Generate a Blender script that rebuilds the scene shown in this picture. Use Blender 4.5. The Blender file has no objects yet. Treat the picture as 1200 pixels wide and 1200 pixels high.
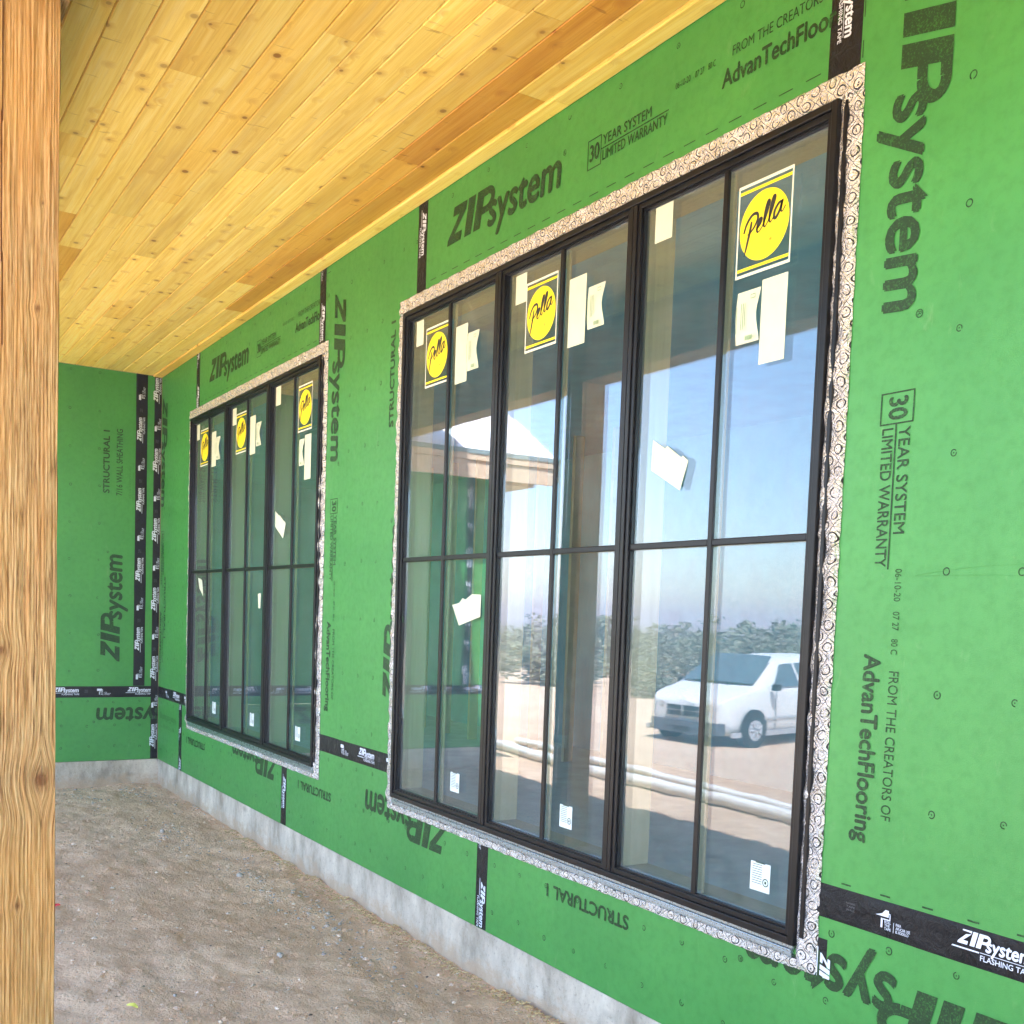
import bpy, bmesh, math, random
from mathutils import Vector, Matrix, noise
S = bpy.context.scene
COL = S.collection
R = math.radians
random.seed(11)

# ------------------------------------------------------------------ camera
CAM = Vector((9.5156, -2.3117, 1.3358))
yaw, pitch, roll = 0.5542, -0.0691, 0.0355
fw = Vector((-math.cos(yaw)*math.cos(pitch), math.sin(yaw)*math.cos(pitch), math.sin(pitch)))
rt = fw.cross(Vector((0, 0, 1))).normalized(); up = rt.cross(fw)
r2 = rt*math.cos(roll) + up*math.sin(roll); u2 = -rt*math.sin(roll) + up*math.cos(roll)
cd = bpy.data.cameras.new('camera'); cam = bpy.data.objects.new('camera', cd); COL.objects.link(cam)
M = Matrix((r2, u2, -fw)).transposed().to_4x4(); M.translation = CAM
cam.matrix_world = M
cd.sensor_width = 36; cd.lens = 36*1272.2/1200; cd.shift_y = 210.1/1200; cd.clip_start = .05; cd.clip_end = 4000
S.camera = cam

# ------------------------------------------------------------------ sky, sun, exposure
SUN = Vector((.5, .18, 1)).normalized()
w = bpy.data.worlds.new('World'); S.world = w; w.use_nodes = True
wn = w.node_tree; bg = wn.nodes['Background']
sky = wn.nodes.new('ShaderNodeTexSky'); sky.sky_type = 'NISHITA'; sky.sun_disc = False
sky.sun_elevation = math.asin(SUN.z); sky.sun_rotation = math.atan2(SUN.x, SUN.y)
sky.dust_density = .7; sky.air_density = 1.0; sky.ozone_density = 1.0
wn.links.new(sky.outputs[0], bg.inputs[0]); bg.inputs[1].default_value = .15
sd = bpy.data.lights.new('sun', 'SUN'); sun = bpy.data.objects.new('sun', sd); COL.objects.link(sun)
sd.energy = 4.8; sd.angle = R(.5); sd.color = (1, .95, .87)
sun.rotation_euler = SUN.to_track_quat('Z', 'Y').to_euler()
S.view_settings.view_transform = 'Standard'; S.view_settings.look = 'None'
S.view_settings.exposure = 2.92; S.view_settings.gamma = 1
S.cycles.max_bounces = 10; S.cycles.diffuse_bounces = 5; S.cycles.glossy_bounces = 6; S.cycles.transparent_max_bounces = 16
S.cycles.caustics_reflective = False; S.cycles.caustics_refractive = False
S.cycles.sample_clamp_indirect = 8

# ------------------------------------------------------------------ node helpers
def srgb(r, g, b):
    f = lambda c: (c/255/12.92 if c/255 <= .04045 else ((c/255+.055)/1.055)**2.4)
    return (f(r), f(g), f(b), 1)
class NT:
    def __init__(s, name):
        s.m = bpy.data.materials.new(name); s.m.use_nodes = True; s.t = s.m.node_tree
        s.b = s.t.nodes['Principled BSDF']; s.out = s.t.nodes['Material Output']
    def n(s, typ, **kw):
        nd = s.t.nodes.new('ShaderNode'+typ)
        for k, v in kw.items(): setattr(nd, k, v)
        return nd
    def l(s, a, b): s.t.links.new(a, b)
    def set(s, inp, v):
        if hasattr(v, 'is_linked') or isinstance(v, bpy.types.NodeSocket): s.l(v, inp)
        else:
            try: inp.default_value = v
            except Exception: inp.default_value = (v, v, v)
    def math(s, op, a, b=0.0, c=0.0):
        nd = s.n('Math', operation=op); s.set(nd.inputs[0], a); s.set(nd.inputs[1], b); s.set(nd.inputs[2], c); return nd.outputs[0]
    def obj(s, rnd=False):
        o = s.n('TexCoord').outputs['Object']
        if rnd:
            oi = s.n('ObjectInfo'); v = s.n('VectorMath', operation='ADD'); m = s.math('MULTIPLY', oi.outputs['Random'], 37.0)
            c = s.n('CombineXYZ')
            for i in range(3): s.l(m, c.inputs[i])
            s.l(o, v.inputs[0]); s.l(c.outputs[0], v.inputs[1]); o = v.outputs[0]
        return o
    def scale(s, v, x, y, z):
        m = s.n('VectorMath', operation='MULTIPLY'); s.l(v, m.inputs[0]); m.inputs[1].default_value = (x, y, z); return m.outputs[0]
    def noise(s, v, sc, det=4, rough=.55, dist=0):
        nd = s.n('TexNoise'); s.l(v, nd.inputs['Vector']); nd.inputs['Scale'].default_value = sc
        nd.inputs['Detail'].default_value = det; nd.inputs['Roughness'].default_value = rough; nd.inputs['Distortion'].default_value = dist
        return nd.outputs['Fac']
    def ramp(s, f, stops):
        nd = s.n('ValToRGB'); e = nd.color_ramp.elements
        while len(e) < len(stops): e.new(.5)
        for k, (p, c) in enumerate(stops):
            e[k].position = p; e[k].color = c if len(c) == 4 else (*c, 1)
        s.set(nd.inputs[0], f); return nd.outputs[0]
    def mix(s, f, a, b, typ='MIX'):
        nd = s.n('Mix', data_type='RGBA', blend_type=typ); s.set(nd.inputs[0], f); s.set(nd.inputs[6], a); s.set(nd.inputs[7], b); return nd.outputs[2]
    def bump(s, h, st=.3, d=.01, nrm=None):
        nd = s.n('Bump'); s.set(nd.inputs['Height'], h); nd.inputs['Strength'].default_value = st; nd.inputs['Distance'].default_value = d
        if nrm: s.l(nrm, nd.inputs['Normal'])
        return nd.outputs[0]
    def fin(s, col=None, rough=None, nrm=None, metal=None, spec=None):
        if col is not None: s.set(s.b.inputs['Base Color'], col)
        if rough is not None: s.set(s.b.inputs['Roughness'], rough)
        if nrm is not None: s.l(nrm, s.b.inputs['Normal'])
        if metal is not None: s.set(s.b.inputs['Metallic'], metal)
        if spec is not None: s.b.inputs['Specular IOR Level'].default_value = spec
        return s.m
def g(v): return (v, v, v, 1)
MAT = {}
def simple(name, col, rough=.6, metal=0, spec=.5, ns=30, var=.15, bmp=.1):
    t = NT(name); o = t.obj()
    f = t.noise(o, ns, 5)
    c = t.mix(t.ramp(f, [(.3, g(0)), (.7, g(1))]), (*[x*(1-var) for x in col[:3]], 1), (*[min(1, x*(1+var)) for x in col[:3]], 1))
    MAT[name] = t.fin(c, rough, t.bump(f, bmp, .003), metal, spec); return MAT[name]

# green sheathing
GREEN = (.078, .330, .062, 1)
def mk_green():
    t = NT('green_sheathing'); o = t.obj()
    a = t.noise(o, 2.2, 4, .6); b = t.noise(o, 28, 6, .7); c = t.noise(o, 260, 3, .6)
    col = t.mix(t.ramp(a, [(.3, g(0)), (.7, g(1))]), (.036, .222, .044, 1), (.052, .268, .054, 1))
    col = t.mix(t.math('MULTIPLY', t.ramp(b, [(.46, g(0)), (.70, g(1))]), .45), col, (.024, .165, .026, 1))
    # dusty scuffs
    s = t.noise(t.scale(o, 3, 3, 1.2), 5, 8, .75, .6)
    col = t.mix(t.math('MULTIPLY', t.ramp(s, [(.60, g(0)), (.74, g(1))]), .30), col, (.20, .34, .16, 1))
    sp = t.n('TexVoronoi'); sp.inputs['Scale'].default_value = 9; t.l(o, sp.inputs['Vector'])
    spm = t.math('MULTIPLY', t.math('LESS_THAN', sp.outputs['Distance'], .035), t.math('GREATER_THAN', t.n('SeparateColor').outputs[0], 2))
    h = t.math('ADD', t.math('MULTIPLY', b, .6), t.math('MULTIPLY', c, .5))
    MAT['green'] = t.fin(col, t.math('ADD', .36, t.math('MULTIPLY', b, .22)), t.bump(h, .35, .002), spec=.5)
mk_green()
def mk_ink(name, col, bgc, thr):
    t = NT(name); o = t.obj()
    n = t.noise(o, 190, 4, .75); n2 = t.noise(o, 14, 3)
    f = t.ramp(t.math('ADD', n, t.math('MULTIPLY', n2, .25)), [(thr, g(0)), (thr+.12, g(1))])
    c = t.mix(f, col, bgc)
    MAT[name] = t.fin(c, .55, spec=.35)
mk_ink('ink', (.008, .034, .009, 1), (.026, .12, .022, 1), .64)
mk_ink('ink_faint', (.028, .125, .03, 1), (.05, .23, .05, 1), .52)
mk_ink('scratch', (.030, .180, .032, 1), (.05, .23, .05, 1), .50)
mk_ink('white_ink', (.62, .68, .80, 1), (.35, .38, .45, 1), .74)
mk_ink('grey_ink', (.12, .12, .13, 1), (.05, .05, .055, 1), .7)
def mk_tape():
    t = NT('black_tape'); o = t.obj()
    n = t.noise(o, 22, 6, .6, .8); n2 = t.noise(o, 300, 2)
    MAT['tape'] = t.fin(t.mix(n, (.0035, .0035, .005, 1), (.009, .009, .011, 1)), t.math('ADD', .30, t.math('MULTIPLY', n, .3)), t.bump(t.math('ADD', n, t.math('MULTIPLY', n2, .1)), .8, .010), spec=.26)
mk_tape()
# foil flashing with printed rings
def mk_foil():
    t = NT('foil_flashing'); o = t.obj()
    wob = t.n('TexNoise'); wob.inputs['Scale'].default_value = 14; wob.inputs['Detail'].default_value = 3; t.l(o, wob.inputs['Vector'])
    v = t.n('VectorMath', operation='MULTIPLY_ADD'); t.l(wob.outputs['Color'], v.inputs[0]); v.inputs[1].default_value = (.020,)*3; t.l(o, v.inputs[2])
    sp = t.n('SeparateXYZ'); t.l(v.outputs[0], sp.inputs[0])
    P = .042
    u = t.math('DIVIDE', sp.outputs[0], P); z = t.math('DIVIDE', sp.outputs[2], P)
    a = t.math('ADD', u, z); b = t.math('SUBTRACT', u, z)        # 45 degree lattice
    a = t.math('MULTIPLY', a, .7); b = t.math('MULTIPLY', b, .7)
    fa = t.math('SUBTRACT', t.math('FRACT', a), .5); fb = t.math('SUBTRACT', t.math('FRACT', b), .5)
    d = t.math('SQRT', t.math('ADD', t.math('MULTIPLY', fa, fa), t.math('MULTIPLY', fb, fb)))
    ring = t.math('LESS_THAN', t.math('ABSOLUTE', t.math('SUBTRACT', d, .31)), .040)
    inner = t.math('MULTIPLY', t.math('LESS_THAN', d, .14), t.math('GREATER_THAN', t.noise(o, 160, 2), .60))
    ma = t.math('MAXIMUM', t.math('ABSOLUTE', fa), t.math('ABSOLUTE', fb))
    par = t.math('GREATER_THAN', t.math('FRACT', t.math('MULTIPLY', t.math('ADD', t.math('FLOOR', a), t.math('FLOOR', b)), .5)), .25)
    dia = t.math('MULTIPLY', t.math('GREATER_THAN', ma, .462), par)
    ink = t.math('MAXIMUM', t.math('MAXIMUM', ring, inner), dia)
    wear = t.ramp(t.noise(o, 45, 4), [(.33, g(0)), (.45, g(1))])
    ink = t.math('MULTIPLY', ink, wear)
    cr = t.noise(o, 18, 4, .5, 1.4); cr2 = t.noise(t.scale(o, 1, 1, 2.2), 75, 4, .6, 1.5)
    col = t.mix(t.noise(o, 7, 3), (.96, .95, .95, 1), (.88, .87, .86, 1))
    col = t.mix(t.ramp(cr2, [(.68, g(0)), (.74, g(1))]), col, (.10, .09, .08, 1))
    col = t.mix(ink, col, (.025, .022, .02, 1))
    h = t.math('ADD', cr, t.math('MULTIPLY', cr2, .5))
    MAT['foil'] = t.fin(col, t.math('ADD', .14, t.math('MULTIPLY', ink, .45)), t.bump(h, .8, .025), t.math('MAXIMUM', t.math('SUBTRACT', .94, t.math('MULTIPLY', ink, .9)), 0.0))
mk_foil()
# pine ceiling boards (grain along local X)
def mk_pine():
    t = NT('pine_boards'); o = t.obj(True); oi = t.n('ObjectInfo')
    vo = t.n('TexVoronoi'); vo.inputs['Scale'].default_value = 1; vo.inputs['Randomness'].default_value = 1
    t.l(t.scale(o, 7.5, 9, 1), vo.inputs['Vector']); kd = vo.outputs['Distance']
    sc = t.n('SeparateColor'); t.l(vo.outputs['Color'], sc.inputs[0])
    keep = t.math('GREATER_THAN', sc.outputs[0], .28)
    big = t.math('MULTIPLY', sc.outputs[1], .07)
    core = t.math('MULTIPLY', keep, t.ramp(t.math('SUBTRACT', kd, big), [(.045, g(1)), (.08, g(0))]))
    halo = t.math('MULTIPLY', keep, t.ramp(kd, [(.06, g(1)), (.30, g(0))]))
    warp = t.math('MULTIPLY', halo, .030)
    dn = t.n('VectorMath', operation='ADD'); cx = t.n('CombineXYZ'); t.l(warp, cx.inputs[1]); t.l(o, dn.inputs[0]); t.l(cx.outputs[0], dn.inputs[1])
    gr = t.noise(t.scale(dn.outputs[0], 1.2, 38, 38), 1.6, 6, .6, .5)
    gr2 = t.noise(t.scale(dn.outputs[0], 3, 170, 90), 1.2, 3, .6)
    big2 = t.noise(t.scale(o, .9, 9, 9), 1.3, 3)
    c = t.ramp(gr, [(.25, (.80, .55, .11)), (.48, (.93, .72, .20)), (.72, (.97, .83, .34))])
    c = t.mix(t.math('MULTIPLY', t.ramp(gr2, [(.5, g(0)), (.8, g(1))]), .3), c, (.50, .27, .075, 1))
    c = t.mix(t.math('MULTIPLY', t.ramp(big2, [(.5, g(0)), (.75, g(1))]), .45), c, (.56, .315, .085, 1))
    # short cross marks / pitch streaks
    ps = t.noise(t.scale(o, 26, 5, 5), 1.5, 3, .5, .3)
    c = t.mix(t.math('MULTIPLY', t.ramp(ps, [(.68, g(0)), (.74, g(1))]), .5), c, (.33, .15, .04, 1))
    c = t.mix(t.math('MULTIPLY', halo, .5), c, (.56, .27, .06, 1))
    c = t.mix(t.math('MULTIPLY', t.math('MULTIPLY', core, .9), t.math('ADD', .35, t.math('MULTIPLY', sc.outputs[2], .65))), c, (.17, .06, .015, 1))
    tone = t.math('ADD', .86, t.math('MULTIPLY', oi.outputs['Random'], .22))
    c = t.mix(1.0, c, t.n('CombineColor').outputs[0], 'MULTIPLY') if False else c
    cc = t.n('CombineColor'); [t.l(tone, cc.inputs[i]) for i in range(3)]
    c = t.mix(1.0, c, cc.outputs[0], 'MULTIPLY'); c = t.mix(1.0, c, oi.outputs['Color'], 'MULTIPLY')
    MAT['pine'] = t.fin(c, .5, t.bump(t.math('ADD', gr, gr2), .18, .002), spec=.35)
mk_pine()
# rough sawn timber: attributes "grain" (across the grain, bent round knots) and "knot"
def mk_rough():
    t = NT('rough_sawn_timber'); o = t.obj()
    ga = t.n('Attribute'); ga.attribute_name = 'grain'; ka = t.n('Attribute'); ka.attribute_name = 'knot'
    sp = t.n('SeparateXYZ'); t.l(o, sp.inputs[0]); cb = t.n('CombineXYZ')
    t.l(ga.outputs['Fac'], cb.inputs[0]); t.l(t.math('MULTIPLY', sp.outputs[2], .035), cb.inputs[1])
    n1 = t.noise(cb.outputs[0], 210, 4, .7, .15); n2 = t.noise(cb.outputs[0], 34, 4, .6); n3 = t.noise(o, 700, 2)
    kf = t.noise(t.scale(o, 40, 40, 900), 1, 2)
    c = t.ramp(n1, [(.36, (.10, .055, .022)), (.45, (.31, .185, .075)), (.56, (.46, .315, .145)), (.72, (.58, .45, .25))])
    c = t.mix(t.math('MULTIPLY', t.ramp(n2, [(.45, g(0)), (.75, g(1))]), .5), c, (.52, .24, .075, 1))
    reg = t.ramp(t.noise(t.scale(o, 1, 1, .8), 1.4, 2), [(.4, g(0)), (.62, g(1))])
    c = t.mix(t.math('MULTIPLY', reg, .5), c, (.58, .29, .065, 1))
    c = t.mix(ka.outputs['Fac'], c, (.13, .045, .015, 1))
    h = t.math('ADD', n1, t.math('ADD', t.math('MULTIPLY', n3, .25), t.math('MULTIPLY', kf, .2)))
    MAT['rough'] = t.fin(c, .8, t.bump(h, .9, .004), spec=.2)
mk_rough()
def mk_jamb():
    t = NT('pine_jamb'); o = t.obj(); n = t.noise(t.scale(o, 30, 30, 1.5), 2, 4)
    MAT['jamb'] = t.fin(t.ramp(n, [(.3, (.20, .17, .095)), (.7, (.25, .215, .13))]), .5)
mk_jamb()
# glass: clear pane with a coated reflection
def mk_glass():
    t = NT('window_glass'); o = t.obj()
    wv = t.noise(t.scale(o, 1, 1, .6), 2.2, 1); nb = t.bump(wv, .010, .05)
    ge = t.n('NewGeometry'); dt = t.n('VectorMath', operation='DOT_PRODUCT'); t.l(ge.outputs['Incoming'], dt.inputs[0]); t.l(ge.outputs['Normal'], dt.inputs[1])
    cf = t.math('POWER', t.math('SUBTRACT', 1.0, t.math('ABSOLUTE', dt.outputs['Value'])), 3.5)
    fac = t.math('ADD', .066, t.math('MULTIPLY', cf, .85))     # coated double glazing, each face
    tr = t.n('BsdfTransparent'); tr.inputs[0].default_value = (.86, .975, .975, 1)
    gl = t.n('BsdfGlossy'); gl.inputs['Roughness'].default_value = 0; gl.inputs['Color'].default_value = (.88, .86, 1, 1); t.l(nb, gl.inputs['Normal'])
    mx = t.n('MixShader'); t.l(fac, mx.inputs[0]); t.l(tr.outputs[0], mx.inputs[1]); t.l(gl.outputs[0], mx.inputs[2])
    sm = t.noise(t.scale(o, 2.2, 2.2, .7), 3.0, 6, .7, 1.0); df = t.n('BsdfDiffuse'); df.inputs[0].default_value = (.58, .58, .64, 1)
    du = t.math('ADD', .016, t.math('MULTIPLY', t.ramp(sm, [(.45, g(0)), (.75, g(1))]), .045))   # site dust and smears; the even veil paints in a washed-out haze
    m2 = t.n('MixShader'); t.l(du, m2.inputs[0]); t.l(mx.outputs[0], m2.inputs[1]); t.l(df.outputs[0], m2.inputs[2])
    t.l(m2.outputs[0], t.out.inputs[0]); MAT['glass'] = t.m
mk_glass()
# desert ground
def mk_ground():
    t = NT('desert_ground'); o = t.obj()
    a = t.noise(o, .55, 5, .6); b = t.noise(o, 7, 8, .72); c = t.noise(o, 70, 6, .75); d = t.noise(o, 330, 3, .6)
    col = t.mix(t.ramp(a, [(.35, g(0)), (.65, g(1))]), (.76, .525, .345, 1), (.88, .66, .46, 1))
    col = t.mix(t.math('MULTIPLY', t.ramp(b, [(.42, g(0)), (.66, g(1))]), .55), col, (.56, .36, .22, 1))
    col = t.mix(t.math('MULTIPLY', t.ramp(c, [(.53, g(0)), (.64, g(1))]), .55), col, (.80, .66, .53, 1))
    col = t.mix(t.math('MULTIPLY', t.ramp(c, [(.33, g(1)), (.40, g(0))]), .6), col, (.24, .15, .09, 1))  # shade in the crevices between clods, mixed into the colour
    vo = t.n('TexVoronoi'); vo.inputs['Scale'].default_value = 85; t.l(o, vo.inputs['Vector'])
    sc = t.n('SeparateColor'); t.l(vo.outputs['Color'], sc.inputs[0])
    gm = t.math('MULTIPLY', t.math('GREATER_THAN', sc.outputs[0], .72), t.math('LESS_THAN', vo.outputs['Distance'], .36))
    col = t.mix(t.math('MULTIPLY', gm, .6), col, t.ramp(sc.outputs[1], [(0, (.36, .28, .22)), (1, (.80, .72, .64))]))
    dl = t.n('VectorMath', operation='LENGTH'); t.l(o, dl.inputs[0])     # low scrub cover on the far desert
    fs = t.math('MULTIPLY', t.ramp(t.math('DIVIDE', dl.outputs['Value'], 100.0), [(.42, g(0)), (.62, g(1))]), t.ramp(t.noise(t.scale(o, .12, .12, 1), 1.0, 4, .7), [(.30, g(.75)), (.5, g(1))]))
    col = t.mix(fs, col, (.15, .155, .10, 1))
    h = t.math('ADD', t.math('MULTIPLY', b, 1.0), t.math('ADD', t.math('MULTIPLY', c, .55), t.math('ADD', t.math('MULTIPLY', gm, .22), t.math('MULTIPLY', d, .12))))
    MAT['ground'] = t.fin(col, .95, t.bump(h, 1.0, .04), spec=.15)
mk_ground()
def mk_concrete():
    t = NT('concrete'); o = t.obj()
    a = t.noise(t.scale(o, 1, 1, .5), 3.5, 6, .65); b = t.noise(o, 60, 6, .7)
    col = t.ramp(a, [(.36, (.24, .215, .17)), (.5, (.45, .41, .345)), (.64, (.62, .575, .49))])
    col = t.mix(t.math('MULTIPLY', t.ramp(b, [(.56, g(0)), (.68, g(1))]), .5), col, (.18, .17, .15, 1))
    vo = t.n('TexVoronoi'); vo.inputs['Scale'].default_value = 1; t.l(t.scale(o, 3.2, 3.2, 9), vo.inputs['Vector'])
    sc = t.n('SeparateColor'); t.l(vo.outputs['Color'], sc.inputs[0])
    st = t.math('MULTIPLY', t.math('GREATER_THAN', sc.outputs[0], .6), t.ramp(vo.outputs['Distance'], [(.06, g(1)), (.22, g(0))]))
    col = t.mix(t.math('MULTIPLY', st, .4), col, (.13, .125, .11, 1))
    sz = t.n('SeparateXYZ'); t.l(o, sz.inputs[0]); hh = t.math('ADD', sz.outputs[2], t.math('MULTIPLY', t.noise(t.scale(o, 1, 1, 1.5), 8, 6, .7), -.34))
    col = t.mix(t.math('MULTIPLY', t.ramp(t.math('ADD', hh, .50), [(.14, g(1)), (.21, g(0))]), .7), col, (.42, .31, .21, 1))   # dried mud splash
    MAT['concrete'] = t.fin(col, .9, t.bump(t.math('ADD', a, t.math('MULTIPLY', b, .7)), .7, .008), spec=.2)
mk_concrete()
def mk_stone(name, c0, c1):
    t = NT(name); o = t.obj(); ge = t.n('NewGeometry'); n = t.noise(o, 55, 5, .7)
    rp = t.ramp(ge.outputs['Random Per Island'], [(0, c0), (1, c1)])
    MAT[name] = t.fin(t.mix(t.math('MULTIPLY', n, .35), rp, (.30, .23, .17, 1)), .9, t.bump(n, .5, .006), spec=.2)
mk_stone('stone', (.48, .36, .26), (.80, .68, .56)); mk_stone('grey_stone', (.36, .34, .31), (.42, .40, .37))
mk_stone('straw', (.42, .31, .14), (.66, .54, .30))
def mk_paint(name, col, rough=.35, var=.03):
    t = NT(name); o = t.obj(); n = t.noise(o, 9, 5, .6); d = t.noise(o, 120, 3)
    c = t.mix(t.ramp(n, [(.35, g(0)), (.7, g(1))]), col, (col[0]*(1-var)+.006, col[1]*(1-var)+.005, col[2]*(1-var)+.004, 1))
    MAT[name] = t.fin(c, t.math('ADD', rough, t.math('MULTIPLY', d, .12)), t.bump(d, .06, .001))
mk_paint('black_frame', (.0015, .0018, .003, 1), .32); MAT['black_frame'].node_tree.nodes['Principled BSDF'].inputs['Specular IOR Level'].default_value = .28
mk_paint('white_metal', (.72, .72, .70, 1), .25); mk_paint('pvc', (.80, .79, .76, 1), .4, .12)
mk_paint('paper', (.60, .66, .52, 1), .7, .1); mk_paint('card', (.62, .72, .74, 1), .6, .06)
mk_paint('label_white', (.66, .70, .60, 1), .5); mk_paint('label_yellow', (.86, .70, .01, 1), .45)
mk_paint('label_black', (.012, .014, .012, 1), .5); mk_paint('rubber', (.02, .02, .02, 1), .8)
mk_paint('rim', (.42, .42, .43, 1), .35); mk_paint('dark_glass', (.10, .14, .16, 1), .10)
mk_paint('lamp_glass', (.55, .50, .45, 1), .1); mk_paint('fascia_wood', (.66, .50, .34, 1), .6, .2)
mk_paint('roof_membrane', (.80, .79, .77, 1), .6, .15); mk_paint('bumper_shade', (.10, .11, .13, 1), .5); mk_paint('roof_edge', (.24, .30, .29, 1), .6, .2)
mk_paint('sill_metal', (.42, .50, .56, 1), .22); MAT['sill_metal'].node_tree.nodes['Principled BSDF'].inputs['Metallic'].default_value = .85
mk_paint('red_plastic', (.55, .02, .03, 1), .5); mk_paint('leaf_yellow', (.60, .62, .12, 1), .6)
simple('dark_interior', (.09, .31, .40), .9, ns=4); simple('interior_stud', (.42, .31, .18), .8, ns=8)
simple('interior_floor', (.30, .36, .36), .8, ns=5); simple('shingle', (.22, .20, .19), .9, ns=40)
def mk_leaf():
    t = NT('desert_foliage'); ge = t.n('NewGeometry'); o = t.obj(); n = t.noise(o, 1.6, 3)
    c = t.ramp(ge.outputs['Random Per Island'], [(0, (.17, .18, .12)), (.6, (.22, .235, .155)), (1, (.29, .29, .20))])  # grey-green leaves, paled further to stand in for distance haze
    c = t.mix(t.math('MULTIPLY', n, .5), c, (.20, .20, .13, 1))
    t.fin(c, .8, spec=.2); MAT['leaf'] = t.m
mk_leaf(); simple('bark', (.10, .075, .055), .9, ns=20)

# ------------------------------------------------------------------ mesh helpers
class MB:
    def __init__(s): s.v = []; s.f = []
    def quad(s, *p):
        k = len(s.v); s.v += [tuple(q) for q in p]; s.f.append(tuple(range(k, k+len(p)))); return s
    def box(s, x0, x1, y0, y1, z0, z1):
        if x0 > x1: x0, x1 = x1, x0
        if y0 > y1: y0, y1 = y1, y0
        if z0 > z1: z0, z1 = z1, z0
        k = len(s.v)
        s.v += [(x0, y0, z0), (x1, y0, z0), (x1, y1, z0), (x0, y1, z0), (x0, y0, z1), (x1, y0, z1), (x1, y1, z1), (x0, y1, z1)]
        for q in ((0, 3, 2, 1), (4, 5, 6, 7), (0, 1, 5, 4), (1, 2, 6, 5), (2, 3, 7, 6), (3, 0, 4, 7)): s.f.append(tuple(k+i for i in q))
        return s
    def tube(s, pts, r, n=10, cap=True):
        pts = [Vector(p) for p in pts]; rings = []
        for i, p in enumerate(pts):
            d = (pts[min(i+1, len(pts)-1)]-pts[max(i-1, 0)]).normalized()
            a = d.cross(Vector((0, 0, 1)))
            if a.length < .1: a = d.cross(Vector((1, 0, 0)))
            a.normalize(); b = d.cross(a); rr = r[i] if isinstance(r, (list, tuple)) else r
            k = len(s.v); s.v += [tuple(p+a*math.cos(t*2*math.pi/n)*rr+b*math.sin(t*2*math.pi/n)*rr) for t in range(n)]; rings.append(k)
        for a, b in zip(rings, rings[1:]):
            for t in range(n): s.f.append((a+t, a+(t+1) % n, b+(t+1) % n, b+t))
        if cap: s.f.append(tuple(rings[0]+t for t in range(n))[::-1]); s.f.append(tuple(rings[-1]+t for t in range(n)))
        return s
    def grid(s, fn, nu, nv):
        k = len(s.v)
        for j in range(nv+1):
            for i in range(nu+1): s.v.append(tuple(fn(i/nu, j/nv)))
        for j in range(nv):
            for i in range(nu):
                a = k+j*(nu+1)+i; s.f.append((a, a+1, a+nu+2, a+nu+1))
        return s
    def mesh(s, name, m, smooth=False):
        me = bpy.data.meshes.new(name); me.from_pydata(s.v, [], s.f); me.update()
        if smooth:
            for p in me.polygons: p.use_smooth = True
        me.materials.append(MAT[m] if isinstance(m, str) else m); return me
    def build(s, name, m, parent=None, smooth=False, bevel=0, loc=None, **props):
        o = bpy.data.objects.new(name, s.mesh(name, m, smooth)); COL.objects.link(o)
        if loc is not None: o.location = loc
        if parent is not None: o.parent = parent
        if bevel:
            b = o.modifiers.new('bevel', 'BEVEL'); b.width = bevel; b.segments = 2; b.limit_method = 'ANGLE'
        for k, v in props.items(): o[k] = v
        return o
def place(me, name, parent=None, loc=(0, 0, 0), **props):
    o = bpy.data.objects.new(name, me); COL.objects.link(o); o.location = loc
    if parent is not None: o.parent = parent
    for k, v in props.items(): o[k] = v
    return o
def empty(name, label=None, cat=None, loc=(0, 0, 0), group=None, kind=None):
    o = bpy.data.objects.new(name, None); COL.objects.link(o); o.location = loc; o.empty_display_size = .1
    if label: o['label'] = label
    if cat: o['category'] = cat
    if group: o['group'] = group
    if kind: o['kind'] = kind
    return o

# ------------------------------------------------------------------ lettering (built-in font) and drawn marks, all as flat 2-D polygons
_TC = {}
def text2d(s, bold=0.0):
    key = (s, bold)
    if key in _TC: return _TC[key]
    c = bpy.data.curves.new('t', 'FONT'); c.body = s; c.size = 1; c.offset = bold; c.resolution_u = 3
    o = bpy.data.objects.new('t', c); COL.objects.link(o)
    dg = bpy.context.evaluated_depsgraph_get(); ev = o.evaluated_get(dg); me = ev.to_mesh()
    v = [(p.co.x, p.co.y) for p in me.vertices]; f = [tuple(p.vertices) for p in me.polygons]
    ev.to_mesh_clear(); bpy.data.objects.remove(o); bpy.data.curves.remove(c)
    _TC[key] = (v, f); return _TC[key]
def fit_text(s, x0, x1, y0, cap, bold=0.0, shear=0.0):
    """text from x0 to x1 on baseline y0 with capitals of height cap"""
    v, f = text2d(s); capv = text2d('H')[0]; ch = max(p[1] for p in capv)
    a = min(p[0] for p in v); b = max(p[0] for p in v); k = (x1-x0)/(b-a); V = []; F = []
    e = bold*cap*1.1     # heavier strokes: stacked copies, each a hair above the last
    for q, (dx, dy) in enumerate(((0, 0), (e, 0), (-e, 0), (0, e), (0, -e)) if bold else ((0, 0),)):
        o = len(V); V += [(x0+(p[0]-a)*k+shear*p[1]*cap/ch+dx, y0+p[1]*cap/ch+dy, .00007*q) for p in v]; F += [tuple(i+o for i in g_) for g_ in f]
    return V, F
def lift(vf, d):
    return [(p[0], p[1], d+(p[2] if len(p) > 2 else 0)) for p in vf[0]], vf[1]
def join2(parts):
    V = []; F = []
    for v, f in parts:
        k = len(V); V += [tuple(q) for q in v]; F += [tuple(i+k for i in q) for q in f]
    return V, F
def poly(pts): return (list(pts), [tuple(range(len(pts)))])
def rect(x0, x1, y0, y1): return poly([(x0, y0), (x1, y0), (x1, y1), (x0, y1)])
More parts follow.
